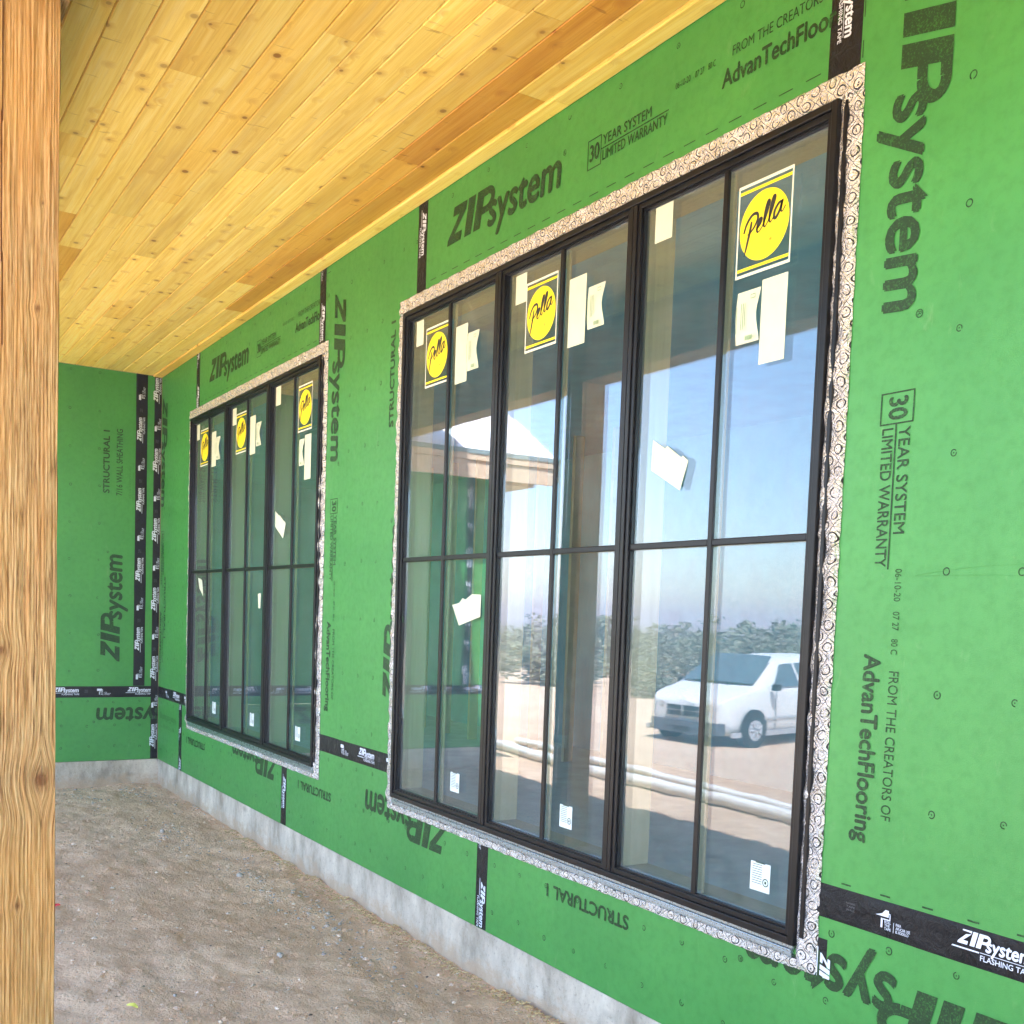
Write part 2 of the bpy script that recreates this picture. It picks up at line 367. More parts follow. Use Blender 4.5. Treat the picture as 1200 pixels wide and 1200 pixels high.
def ribbon(pts, wd):
    V = []; F = []; n = len(pts)
    for i, p in enumerate(pts):
        a = Vector(pts[max(i-1, 0)]); b = Vector(pts[min(i+1, n-1)]); d = (b-a); d = d.normalized() if d.length else Vector((1, 0))
        ww = wd(i/(n-1)) if callable(wd) else wd; q = Vector((-d.y, d.x))*ww/2
        V += [(p[0]+q.x, p[1]+q.y), (p[0]-q.x, p[1]-q.y)]
    for i in range(n-1): F.append((2*i, 2*i+1, 2*i+3, 2*i+2))
    return V, F
def ringp(cx, cy, r, wd, n=20, ry=None, a0=0, a1=360):
    ry = ry or r
    return ribbon([(cx+r*math.cos(R(a0+(a1-a0)*i/n)), cy+ry*math.sin(R(a0+(a1-a0)*i/n))) for i in range(n+1)], wd)
def zip_logo(L=.93, cap=.155, reg=True):
    k = L/1230; y = cap/180; sh = .24*cap
    def P(a): return poly([(px*k+py*y/cap*sh, py*y) for px, py in a])
    Z = [P([(0, 0), (165, 0), (165, 46), (78, 46), (0, 26)]), P([(0, 26), (78, 46), (185, 138), (185, 160), (108, 134)]), P([(30, 134), (108, 134), (185, 160), (185, 180), (30, 180)])]
    I = [P([(205, 0), (285, 0), (285, 180), (205, 180)])]
    
    Pp = [P([(308, 0), (388, 0), (388, 180), (308, 180)]), P([(388, 141), (430, 141), (430, 180), (388, 180)]), P([(388, 60), (430, 60), (430, 96), (388, 96)]),
          ribbon([((430+62*math.cos(R(t)))*k+(119+42*math.sin(R(t)))*y/cap*sh, (120+42*math.sin(R(t)))*y) for t in range(90, -95, -12)], 37*y)]
    Pp[3] = lift(Pp[3], .0002); sysm = lift(fit_text('system', 478*k, 1185*k, -14*y, 165*y, .034, .10), .0005)
    out = Z+I+Pp+[sysm]
    if reg:
        out += [ringp(1222*k, 118*y, 13*k, 3*k, 16), fit_text('R', 1215*k, 1229*k, 111*y, 14*y)]
    return join2(out)
def warranty(L=.455, h=.105):
    return join2([rect(0, .083, -.0, .004), rect(0, .083, h-.004, h), rect(0, .004, .004, h-.004), rect(.079, .083, .004, h-.004), fit_text('30', .014, .070, .028, .055, .03),
                  rect(.083, L, .050, .0545), fit_text('YEAR SYSTEM', .092, L*.80, .063, .034, .014), fit_text('LIMITED WARRANTY', .092, L*.985, .010, .034, .014)])
def advan(L=.50): return join2([fit_text('AdvanTech', 0, L*.56, 0, .052, .034), fit_text('Flooring', L*.575, L, 0, .052, .034), fit_text('FROM THE CREATORS OF', .04, L*.86, .082, .030)])
def dates(L=.215): return join2([fit_text('06-10-20', 0, L*.38, 0, .020), fit_text('07 27', L*.5, L*.72, 0, .020), fit_text('80 C', L*.82, L, 0, .020)])
def structural(): return fit_text('STRUCTURAL 1', 0, .51, 0, .047, .045)
def sheath716(): return fit_text('7/16 WALL SHEATHING', 0, .545, 0, .047, .015)
def tape_unit():
    """white flashing-tape print, .58 m long in a .094 band (y -.047 .. .047)"""
    zl = zip_logo(.20, .036, False); z1 = ([(q[0], q[1]+.002)+tuple(q[2:]) for q in zl[0]], zl[1])
    bar = poly([(-.012, -.008), (.088, -.008), (.088, -.0045), (-.009, -.0045)])
    return join2([z1, poly([(-.016, -.010), (.060, -.010), (.060, -.0065), (-.013, -.0065)]), rect(.062, .19, -.008, -.0065), fit_text('FLASHING TAPE', .064, .20, -.026, .013, .01),
        rect(-.245, -.205, .008, .026), rect(-.205, -.199, .016, .019), rect(-.202, -.199, .002, .019), rect(-.226, -.199, .0, .003), rect(-.229, -.223, -.022, .003),
        fit_text('ROLL', -.217, -.197, -.008, .007, .01), fit_text('THE', -.217, -.200, -.017, .007, .01), fit_text('TAPE', -.217, -.196, -.026, .007, .01), rect(-.189, -.1875, -.028, -.001),
        fit_text('PARA', -.181, -.165, -.008, .007, .01), fit_text('APLICAR USE', -.181, -.137, -.017, .007, .01), fit_text('EL RODILLO', -.181, -.141, -.026, .007, .01)])
def tape_fine(): 
    return join2([fit_text(a, -.345, -.315, yy, .005) for a, yy in (('FLASHING', .012), ('TAPE', .003), ('WALL', -.006))])
def surf(v2f, name, mat, parent, O, U, V, off, clip=None, thick=0.0, **props):
    """lay a 2-D drawing on a surface: O origin, U reading direction, V up direction of letters; clip = list of (point, normal kept)"""
    O, U, V = Vector(O), Vector(U), Vector(V); N = U.cross(V)
    vv = [tuple(O+U*p[0]+V*p[1]+N*(off+(p[2] if len(p) > 2 else 0))) for p in v2f[0]]
    me = bpy.data.meshes.new(name); me.from_pydata(vv, [], v2f[1]); me.update()
    if clip:
        bm = bmesh.new(); bm.from_mesh(me)
        for co, no in clip:
            bmesh.ops.bisect_plane(bm, geom=bm.verts[:]+bm.edges[:]+bm.faces[:], dist=1e-5, plane_co=co, plane_no=no, clear_inner=True)
        bm.to_mesh(me); bm.free()
    if not len(me.polygons): bpy.data.meshes.remove(me); return None
    me.materials.append(MAT[mat]); o = bpy.data.objects.new(name, me); COL.objects.link(o)
    if parent is not None: o.parent = parent
    for k, x in props.items(): o[k] = x
    return o

# ------------------------------------------------------------------ ground
def ss(a, b, x):
    t = max(0, min(1, (x-a)/(b-a))); return t*t*(3-2*t)
def gz(x, y, fine=True):
    z = -.215 - .10*ss(-3.2, -4.6, y) - .47*ss(-4.6, -11, y) - .22*ss(-11, -40, y)
    d = math.hypot(x-5, y+3)
    if y < 0 and d < 26:
        k = 1-ss(12, 26, d)
        z += k*(.018*noise.noise((x*.9, y*.9, 1)) + .020*noise.noise((x*2.7, y*2.7, 2)))
        if fine: z += k*(.020*noise.noise((x*5.5, y*5.5, 3)) + .012*noise.noise((x*14, y*14, 4)) + .0075*noise.noise((x*34, y*34, 7))) + .03*ss(-.45, -.02, y)*max(0, noise.noise((x*1.7, y*6, 6)))
        z += .012*ss(-.35, -.02, y)*noise.noise((x*2.3, 5, 5))
    if d > 60: z += .5*noise.noise((x*.01, y*.01, 8))*ss(60, 200, d)
    return z
def axis(a, b, step, far):
    xs = []; x = a
    while x < b: xs.append(x); x += step
    xs.append(b); s = step; x = a; lo = []
    while x > -far: s *= 1.22; x -= s; lo.append(x)
    s = step; x = b; hi = []
    while x < far: s *= 1.22; x += s; hi.append(x)
    return lo[::-1]+xs+hi
XS = axis(-.6, 7.6, .023, 800); YS = axis(-3.0, .06, .023, 800)
mb = MB()
for y in YS:
    for x in XS: mb.v.append((x, y, gz(x, y)))
nx = len(XS)
for j in range(len(YS)-1):
    for i in range(nx-1):
        a = j*nx+i; mb.f.append((a, a+1, a+nx+1, a+nx))
mb.build('ground', 'ground', smooth=True, kind='structure')

# ------------------------------------------------------------------ concrete stem walls
def skin_box(name, x0, x1, y0, y1, z0, z1, mat, face, parent=None, amp=.004, step=.05):
    """box whose outer face (toward -y or +x) is a gently uneven grid"""
    mb = MB()
    if face == 'y':
        n = int((x1-x0)/step); m = max(2, int((z1-z0)/step))
        mb.grid(lambda u, v: (x0+(x1-x0)*u, y0+amp*noise.noise((u*(x1-x0)*6, v*2, 3))*(v < 1), z0+(z1-z0)*v), n, m)
        mb.quad((x0, y0, z1), (x1, y0, z1), (x1, y1, z1), (x0, y1, z1))
    else:
        n = int((y1-y0)/step); m = max(2, int((z1-z0)/step))
        mb.grid(lambda u, v: (x1+amp*noise.noise((u*(y1-y0)*6, v*2, 3))*(v < 1), y0+(y1-y0)*u, z0+(z1-z0)*v), n, m)
        mb.quad((x1, y0, z1), (x1, y1, z1), (x0, y1, z1), (x0, y0, z1))
    return mb.build(name, mat, parent, smooth=False)
f1 = skin_box('foundation_wall', 0.012, 14, .004, .3, -.9, -.002, 'concrete', 'y')
f1['label'] = 'pale stained concrete footing running under the long windowed green wall'; f1['category'] = 'foundation'
mbf = MB(); mbf.v = []; 
f2 = skin_box('foundation_wall', -.3, -.004, -3.32, .3, -1.0, -.002, 'concrete', 'x')
f2['label'] = 'rough concrete footing with slag at its base under the short green end wall'; f2['category'] = 'foundation'
MB().box(-6, -.3, -3.32, -3.1, -1.2, -.002).build('foundation_return', 'concrete', f2)

# ------------------------------------------------------------------ green walls
H = 3.24
W1, W2, WW, WZ0, WZ1 = .978, 4.704, 2.6705, .429, 2.7576
HOLES = [(W1, W1+WW, WZ0, WZ1), (W2, W2+WW, WZ0, WZ1)]
def sub_rects(r, holes):
    out = [r]
    for h in holes:
        nx_ = []
        for a in out:
            x0, x1, z0, z1 = a; X0, X1 = max(x0, h[0]), min(x1, h[1]); Z0, Z1 = max(z0, h[2]), min(z1, h[3])
            if X0 >= X1 or Z0 >= Z1: nx_.append(a); continue
            if x0 < X0: nx_.append((x0, X0, z0, z1))
            if X1 < x1: nx_.append((X1, x1, z0, z1))
            if z0 < Z0: nx_.append((X0, X1, z0, Z0))
            if Z1 < z1: nx_.append((X0, X1, Z1, z1))
        out = nx_
    return out
wall = empty('sheathed_wall', 'long green sheathed porch wall holding the two black windows', 'wall')
core = MB(); core.box(-.15, .0119, .0016, .15, 0, H+.3)
for a in sub_rects((.012, 14, 0, H), HOLES): core.box(a[0], a[1], .013, .15, a[2], a[3])
core.build('wall_framing', 'interior_stud', wall)
ZS = .582
GAP = .0015
def nailmarks(rects_pts, y_off, axisn, parent):
    mb = MB(); 
    for (a, z) in rects_pts:
        r = random.uniform(.0085, .011); a += random.uniform(-.008, .008); z += random.uniform(-.006, .006)
        s0 = random.uniform(0, 360); n = 12; span = random.choice((300, 330, 360, 250))
        prof = [(r, .0), (r*.82, -.0)]
        V = []; 
        k = len(mb.v)
        for i in range(n+1):
            t = R(s0+span*i/n)
            for rr, hh in ((r, .0008), (r*.72, .0012)):
                du, dz = rr*math.cos(t), rr*math.sin(t)*1.05
                mb.v.append((a+du, -hh, z+dz) if axisn == 'y' else (hh, a+du, z+dz))
        for i in range(n): 
            q = (k+2*i, k+2*i+1, k+2*i+3, k+2*i+2); mb.f.append(q)
        if random.random() < .7:
            r3 = r*.22; k = len(mb.v)
            for i in range(6):
                t = R(i*60); mb.v.append((a+r3*math.cos(t), -.001, z+r3*math.sin(t)) if axisn == 'y' else (.001, a+r3*math.cos(t), z+r3*math.sin(t)))
            mb.f.append(tuple(range(k, k+6)))
    if mb.f:
        o = mb.build('nail_marks', 'ink', parent); o['kind'] = 'stuff'
def panel(x0, x1, z0, z1, studs, zs):
    mb = MB()
    for a in sub_rects((x0+GAP, x1-GAP, z0+GAP, z1-GAP), HOLES): mb.box(a[0], a[1], 0, .0115, a[2], a[3])
    p = mb.build('sheathing_panel', 'green', wall)
    pts = []
    for sx in studs:
        if not (x0+.01 < sx < x1-.01): continue
        for z in zs:
            if z0+.02 < z < z1-.02 and not any(h[0]-.09 < sx < h[1]+.09 and h[2]-.08 < z < h[3]+.09 for h in HOLES): pts.append((sx, z))
    nailmarks(pts, 0, 'y', p); return p
fld = [.884+.297*i for i in range(-3, 9)]
def rng(a, b, s): return [a+s*i for i in range(int((b-a)/s)+1)]
vp = []
vp.append(panel(.012, 1.105, ZS, H, [.10, .31, .52, .75, .95, 1.05], fld))
vp.append(panel(3.618, 4.855, ZS, H, [3.70, 4.03, 4.24, 4.42, 4.66, 4.79], rng(.70, 3.2, .297)))
vp.append(panel(7.370, 8.59, ZS, H, [7.784, 7.992, 8.2, 8.4], fld))
vp.append(panel(8.59, 9.81, ZS, H, [8.65, 9.0, 9.4], fld)); vp.append(panel(9.81, 14, ZS, H, [10.2, 10.6, 11], fld))
hp = [panel(1.105, 3.618, 2.0, H, rng(1.2, 3.6, .305), [3.185]), panel(4.855, 7.370, 2.0, H, rng(4.835, 7.3, .3035), [3.185])]
lows = [(.012, .732), (.732, 3.151), (3.151, 5.589), (5.589, 8.22), (8.22, 14)]
lp = [panel(a, b, 0, ZS, rng(a+.1, b, .20), [.10, .30, .50]) for a, b in lows]
# prints. horizontal text: U=(1,0,0),V=(0,0,1) ; reading down: U=(0,0,-1),V=(1,0,0) ; reading up: U=(0,0,1),V=(-1,0,0) ; upside down: U=(-1,0,0),V=(0,0,-1)
HOR = ((1, 0, 0), (0, 0, 1)); DN = ((0, 0, -1), (1, 0, 0)); UP_ = ((0, 0, 1), (-1, 0, 0)); INV = ((-1, 0, 0), (0, 0, -1))
OFF = .0016
def clipx(a, b, z0=0, z1=H): return [((a+.004, 0, 0), (1, 0, 0)), ((b-.004, 0, 0), (-1, 0, 0)), ((0, 0, z0+.003), (0, 0, 1)), ((0, 0, z1-.003), (0, 0, -1))]
def pr_(v, par, x, z, D, cl, mat='ink', nm='printed_text'): return surf(v, nm, mat, par, (x, 0, z), D[0], D[1], OFF, cl)
for q, (xs, p, a, b) in enumerate(((1.405, hp[0], 1.105, 3.618), (5.098, hp[1], 4.855, 7.37))):
    c = clipx(a, b, 2.76, H)
    pr_(zip_logo(), p, xs, 2.968, HOR, c, nm='printed_logo'); pr_(warranty(), p, xs+1.075, 2.952, HOR, c, 'ink')
    pr_(dates(.19), p, xs+1.56, 3.055, HOR, c); pr_(advan(.53), p, xs+1.785, 2.972, HOR, c)
    dash = join2([rect(x, x+.055, 0, .0035) for x in rng(a+.09, b-.12, .104)])
    pr_(dash, p, 0, 2.857, HOR, c)
for p, a, b, x0, up3 in ((vp[0], .012, 1.105, .045, 0), (vp[1], 3.618, 4.855, 3.80, 1), (vp[2], 7.37, 8.59, 7.562, 0)):
    c = clipx(a, b, ZS, H)
    pr_(zip_logo(), p, x0, 3.055, DN, c, nm='printed_logo'); pr_(warranty(), p, x0-.002, 1.946, DN, c)
    pr_(dates(.22), p, x0+.075, 1.492, DN, c); pr_(advan(.50), p, x0-.008, 1.268, DN, c)
    pr_(join2([rect(0, .004, 0, .05)]+[rect(i*.104, i*.104+.045, 0, .003) for i in range(22)]), p, a+.062, 3.2, DN, c)
    if up3:
        pr_(structural(), p, 4.585, 2.245, UP_, c); pr_(zip_logo(), p, 4.70, .86, UP_, c, nm='printed_logo')
        pr_(sheath716(), p, 4.68, 2.24, UP_, c)
pr_(structural(), vp[0], .165, 1.56, DN, clipx(0, 1.1, ZS, H)); pr_(sheath716(), vp[0], .055, 1.62, DN, clipx(0, 1.1, ZS, H)) if False else None
pr_(structural(), vp[2], 8.32, 2.245, UP_, None); pr_(zip_logo(), vp[2], 8.42, .86, UP_, None, nm='printed_logo')
pr_(zip_logo(), lp[1], 3.02, .402, INV, clipx(*lows[1]), nm='printed_logo'); pr_(structural(), lp[1], 1.434, .296, INV, clipx(*lows[1]))
pr_(advan(.50), lp[0], .60, .40, INV, clipx(*lows[0]), 'ink_faint')
pr_(structural(), lp[2], 3.905, .315, INV, clipx(*lows[2])); pr_(zip_logo(), lp[2], 5.276, .398, INV, clipx(*lows[2]), nm='printed_logo')
pr_(structural(), lp[3], 6.60, .312, INV, clipx(*lows[3])); pr_(zip_logo(), lp[3], 8.075, .428, INV, clipx(*lows[3]), nm='printed_logo')
pr_(join2([rect(i*.12, i*.12+.03, 0, .004) for i in range(40)]), lp[3], 5.65, .516, HOR, clipx(*lows[3])) if False else None
mk = join2([rect(i*.13, i*.13+.032, 0, .0045) for i in range(5)])
pr_(mk, vp[2], 7.52, .640, HOR, None)
# thin pencil lines on the right panel
pr_(ribbon([(0, 0), (.10, .012), (.20, .020), (.45, .022)], .0008), vp[2], 7.70, 1.475, HOR, None, 'scratch')
pr_(ribbon([(0, 0), (.22, .0), (.45, -.012)], .0008), vp[2], 7.70, 1.473, HOR, None, 'scratch')

# seam tape -------------------------------------------------------------------
TU = tape_unit(); TF = tape_fine()
def tape(parent, ax, a0, a1, c, wd=.094, phase=0, flip=False, ruck=0.0):
    """ax: 'h' along x on main wall, 'v' along z on main wall, 'fh','fv' on the end wall"""
    L = a1-a0; n = max(4, int(L/.02)); base = .0012
    def pt(u, v):
        s = a0+L*u; t = c+wd*(v-.5)
        t += .0025*noise.noise((s*3, c*7, v))*(1 if v in (0, 1) else 0)
        h = base+.0006+.0009*max(0, noise.noise((s*16, t*45, 3)))
        if ruck: h += ruck*max(0, noise.noise((s*7, t*30, 9)))**1.5*1.5
        if v in (0, 1): h = .0003
        return {'h': (s, -h, t), 'v': (t, -h, s), 'fh': (h, s, t), 'fv': (h, t, s)}[ax]
    o = MB().grid(pt, n, 6).build('seam_tape', 'tape', parent, smooth=True)
    per = .585; k = a0+phase
    D = {'h': ((1, 0, 0), (0, 0, 1)), 'v': DN if not flip else UP_, 'fh': ((0, 1, 0), (0, 0, 1)), 'fv': ((0, 0, -1), (0, 1, 0))}[ax]
    if flip and ax == 'fv': D = ((0, 0, 1), (0, -1, 0))
    lim = {'h': clipx(a0, a1, -1, 9), 'v': [((0, 0, a0+.002), (0, 0, 1)), ((0, 0, a1-.002), (0, 0, -1))], 'fh': [((0, a0+.002, 0), (0, 1, 0)), ((0, a1-.002, 0), (0, -1, 0))],
           'fv': [((0, 0, a0+.002), (0, 0, 1)), ((0, 0, a1-.002), (0, 0, -1))]}[ax]
    while k < a1+.4:
        O = {'h': (k, 0, c), 'v': (c, 0, k), 'fh': (0, k, c), 'fv': (0, c, k)}[ax]
        surf(TU, 'tape_print', 'white_ink', o, O, D[0], D[1], .0034+ruck*.35, lim)
        surf(TF, 'tape_fine_print', 'grey_ink', o, O, D[0], D[1], .0034+ruck*.35, lim)
        k += per
    return o
tape(wall, 'h', .012, W1-.02, ZS, phase=.5); tape(wall, 'h', W1+WW+.03, W2-.02, ZS, phase=.60)
tape(wall, 'h', W2+WW+.06, 14, ZS, phase=.455, ruck=.008)
tape(wall, 'v', WZ1+.03, H, 1.105, phase=.2); tape(wall, 'v', WZ1+.03, H, 3.618, phase=.25)
tape(wall, 'v', WZ1+.03, H, 4.850, phase=.40); tape(wall, 'v', WZ1+.03, H, 7.370, .112, phase=.325, ruck=.002)
for c, ph in ((.732, .1), (3.151, .3), (5.589, .20)):
    tape(wall, 'v', 0.004, ZS-.05 if c > 1 and c < .0 else (ZS-.048 if c < .9 else WZ0-.05), c, phase=ph, flip=False)
tape(wall, 'v', 0.004, ZS-.048, 8.22, phase=.2)
# little tape offcut under the lower right corner of the near window
tape(wall, 'v', .365, .475, 7.46, .045, phase=.07)

# end wall ----------------------------------------------------------------------
ew = empty('sheathed_wall', 'short green sheathed end wall at the far left of the porch', 'wall')
MB().box(-.15, -.013, -3.3, -1.98, 0, 2.69).box(-.15, -.013, -1.98, .0, 0, H+.3).build('wall_framing', 'interior_stud', ew)
def epanel(y0, y1, z0, z1, ys, zs):
    p = MB().box(-.0115, 0, y0+GAP, y1-GAP, z0+GAP, z1-GAP).build('sheathing_panel', 'green', ew)
    nailmarks([(y, z) for y in ys for z in zs if y0+.02 < y < y1-.02 and z0+.03 < z < z1-.03], 0, 'x', p); return p
seams = [0, -.162, -1.98, -3.0, -3.3]
ep = [epanel(seams[i+1], seams[i], ZS, H if i < 2 else 2.69, [-.50, -.72, -1.0, -1.3, -1.7, -2.1, -2.5, -3.15], rng(.76, 3.2, .305)) for i in range(4)]
el = [epanel(-2.44, 0, 0, ZS, [-.15, -.36, -.57, -.78, -1, -1.3], [.12, .30, .50]), epanel(-3.3, -2.44, 0, ZS, [-2.6, -2.9], [.12, .3])]
EH = ((0, 1, 0), (0, 0, 1)); EU = ((0, 0, 1), (0, -1, 0)); EI = ((0, -1, 0), (0, 0, -1))
def ec(a, b, z0, z1): return [((0, a+.004, 0), (0, 1, 0)), ((0, b-.004, 0), (0, -1, 0)), ((0, 0, z0+.003), (0, 0, 1)), ((0, 0, z1-.003), (0, 0, -1))]
for p, b, a in ((ep[1], -.162, -1.58), (ep[2], -1.98, -3.0)):
    c = ec(a, b, ZS, H)
    surf(zip_logo(.92), 'printed_logo', 'ink', p, (0, b-.16, .835), *EU, OFF, c); surf(structural(), 'printed_text', 'ink', p, (0, b-.256, 2.235), *EU, OFF, c)
    surf(sheath716(), 'printed_text', 'ink', p, (0, b-.152, 2.222), *EU, OFF, c)
    surf(join2([fit_text('PS 2-10 SHEATHING SPAN', 0, .30, 0, .016), fit_text('32/16 EXPOSURE 1', 0, .30, .026, .016)]), 'printed_text', 'ink_faint', p, (0, b-.055, 2.2), *EU, OFF, c)
surf(zip_logo(), 'printed_logo', 'ink', el[0], (0, .40, .432), *EI, OFF, ec(-2.44, 0, 0, ZS))
surf(zip_logo(), 'printed_logo', 'ink', el[0], (0, -1.2, .432), *EI, OFF, ec(-2.44, 0, 0, ZS))
tape(ew, 'fh', -3.3, -.062, ZS, phase=.12); tape(ew, 'fv', ZS+.05, H, -.162, phase=.30, flip=True); tape(ew, 'fv', ZS+.05, 2.69, -1.98, phase=.2)
tape(ew, 'fv', ZS+.05, 2.69, -3.0, phase=.2); tape(ew, 'fv', 0.004, H, -.031, .060, phase=.1, flip=True)

# ------------------------------------------------------------------ windows
YF, YG = -.022, .006        # face of the frame, face of the glass
UW = WW/3; FR = .040; MU = .052
PAP1 = [(.101, .174, 2.585, 2.700, 0), (.493, .600, 2.348, 2.598, 0), (.605, .703, 2.388, 2.550, 1)]
PAP2 = [(.990, 1.071, 2.582, 2.696, 0), (1.374, 1.484, 2.342, 2.592, 0), (1.500, 1.602, 2.384, 2.535, 1)]
def pella_label():
    w_, h_ = .224, .272
    wh = join2([rect(0, w_, 0, .009), rect(0, w_, h_-.009, h_), rect(0, .006, .009, h_-.009), rect(w_-.006, w_, .009, h_-.009)])
    ye = join2([rect(.006, w_-.006, .018, .027), rect(.006, w_-.006, h_-.027, h_-.018), poly([(w_/2+.101*math.cos(R(i*9)), h_/2+.101*math.sin(R(i*9))) for i in range(40)])])
    def cr(P, n=7):
        P = [P[0]]+P+[P[-1]]; out = []
        for i in range(1, len(P)-2):
            a, b, c, d = [Vector(q) for q in P[i-1:i+3]]
            for k in range(n):
                t = k/n; out.append(tuple(.5*((2*b)+(c-a)*t+(2*a-5*b+4*c-d)*t*t+(3*b-a-3*c+d)*t**3)))
        out.append(P[-2]); return out
    st = [[(.20, .80), (.17, .62), (.12, .38), (.06, .12), (.03, .02)], [(.0, .62), (.07, .82), (.20, .95), (.33, .92), (.36, .78), (.28, .62), (.15, .52), (.10, .53)],
          [(.33, .50), (.43, .60), (.46, .70), (.41, .71), (.36, .58), (.35, .46), (.40, .41), (.50, .50)],
          [(.50, .50), (.60, .78), (.65, .99), (.61, 1.02), (.55, .82), (.52, .55), (.55, .43), (.64, .53)],
          [(.64, .53), (.74, .80), (.79, 1.01), (.75, 1.04), (.69, .84), (.66, .57), (.69, .45), (.76, .52)],
          [(.98, .76), (.90, .79), (.80, .68), (.78, .52), (.83, .47), (.92, .60), (.98, .80), (.95, .58), (.99, .52), (1.06, .62)]]
    bl = []
    for s in st:
        pts = [(w_/2-.083+.158*x, h_/2-.060+.115*y+.035*(x-.5)) for x, y in cr(s)]
        bl.append(ribbon(pts, lambda t: .0075*(.55+.75*math.sin(math.pi*min(1, t*1.1+.08))**.7)))
    bl.append(fit_text('R', w_/2+.028, w_/2+.033, h_/2-.052, .005)); bl.append(ringp(w_/2+.0305, h_/2-.0495, .005, .001, 12))
    return wh, ye, join2(bl)
PL = pella_label()
def frame_tube(mb, p0, p1, z0, z1, fr, yf, yb):  # rectangular ring
    mb.box(p0, p0+fr, yf, yb, z0, z1); mb.box(p1-fr, p1, yf, yb, z0, z1); mb.box(p0+fr, p1-fr, yf, yb, z1-fr, z1); mb.box(p0+fr, p1-fr, yf, yb, z0, z0+fr)
def window(X, label, near):
    t = empty('window', label, 'window', (X, 0, WZ0)); 
    def at(o): o.location = (-X, 0, -WZ0); return o
    def B(mb, nm, m, par=t, **k):
        o = mb.build(nm, m, par, **k)
        if par is t: at(o)
        return o
    x0, x1 = X, X+WW
    mb = MB(); frame_tube(mb, x0, x1, WZ0, WZ1, .022, YF, .012); B(mb, 'outer_frame', 'black_frame', bevel=.0025)
    mb = MB(); mb.box(x0+.003, x1-.003, .0125, .10, WZ0+.003, WZ0+.02); mb.box(x0+.003, x1-.003, .0125, .10, WZ1-.02, WZ1-.003)
    mb.box(x0+.003, x0+.02, .0125, .10, WZ0+.02, WZ1-.02); mb.box(x1-.02, x1-.003, .0125, .10, WZ0+.02, WZ1-.02); B(mb, 'jamb_liner', 'jamb')
    for i in (1, 2):
        c = x0+UW*i
        mb = MB().box(c-.0195, c-.0015, YF+.003, .012, WZ0+.0225, WZ1-.0225).box(c+.0015, c+.0195, YF+.003, .012, WZ0+.0225, WZ1-.0225).box(c-.0015, c+.0015, YF+.012, .012, WZ0+.0225, WZ1-.0225)
        B(mb, 'mullion', 'black_frame', bevel=.002)
    for i in range(3):
        a = x0+UW*i+(.0225 if i == 0 else .020); b = x0+UW*(i+1)-(.0225 if i == 2 else .020)
        z0, z1 = WZ0+.0225, WZ1-.0225
        mb = MB(); frame_tube(mb, a, b, z0, z1, .017, YF+.009, .0115); sash = B(mb, 'sash', 'black_frame', bevel=.0015)
        mb = MB(); frame_tube(mb, a+.0172, b-.0172, z0+.0172, z1-.0172, .006, -.004, .0115); s2 = mb.build('glazing_bead', 'black_frame', sash)
        ga, gb, g0, g1 = a+.0232, b-.0232, z0+.0232, z1-.0232
        gp = B(MB().box(ga, gb, YG, YG+.016, g0, g1), 'glass_pane', 'glass')
        gp.visible_shadow = True
        # deep pine jamb extension behind each unit
        mb = MB(); frame_tube(mb, a+.003, b-.003, z0+.003, z1-.003, .018, .0232, .135); B(mb, 'pine_jamb', 'jamb')
        c = (a+b)/2; zc = 1.587
        B(MB().box(c-.0105, c+.0105, YG-.013, YG-.0008, g0, g1), 'muntin', 'black_frame', bevel=.003)
        B(MB().box(ga, c-.0107, YG-.012, YG-.0008, zc-.0105, zc+.0105).box(c+.0107, gb, YG-.012, YG-.0008, zc-.0105, zc+.0105), 'muntin', 'black_frame', bevel=.003)
        B(MB().box(c-.0105, c+.0105, YG+.0165, YG+.026, g0, g1).box(ga, c-.0107, YG+.0165, YG+.025, zc-.0105, zc+.0105).box(c+.0107, gb, YG+.0165, YG+.025, zc-.0105, zc+.0105), 'inner_muntin', 'jamb')
        # brand label
        lx = (x0+2.272 if i == 2 else a+.0262+.115-.0 if i == 0 else x0+1.072); lz = 2.376
        if i == 0: lx = x0+.203
        lb = surf(PL[0], 'brand_label', 'label_white', t, (lx, YG, lz), *HOR, .0012); at(lb)
        surf(PL[1], 'label_emblem', 'label_yellow', lb, (lx, YG, lz), *HOR, .0012); surf(PL[2], 'label_lettering', 'label_black', lb, (lx, YG, lz), *HOR, .0018)
        # small care card low on the right light
        cx0 = x0+(.571, 1.444, 2.464)[i]; cx0 = x0+(.571, 1.444, 2.464)[i] if near else x0+(.615, 1.48, 2.335)[i]
        cd_ = B(MB().box(cx0, cx0+.081, YG-.0012, YG-.0004, .546, .632), 'care_card', 'card')
        pr2 = [rect(.008, .048, .078-.007*k, .0798-.007*k) for k in range(9)]+[rect(.02, .06, .0835, .0865), ringp(.064, .030, .011, .003, 14), rect(.060, .067, .026, .034)]
        surf(join2(pr2), 'card_print', 'ink', cd_, (cx0, YG, .546), *HOR, .0016)
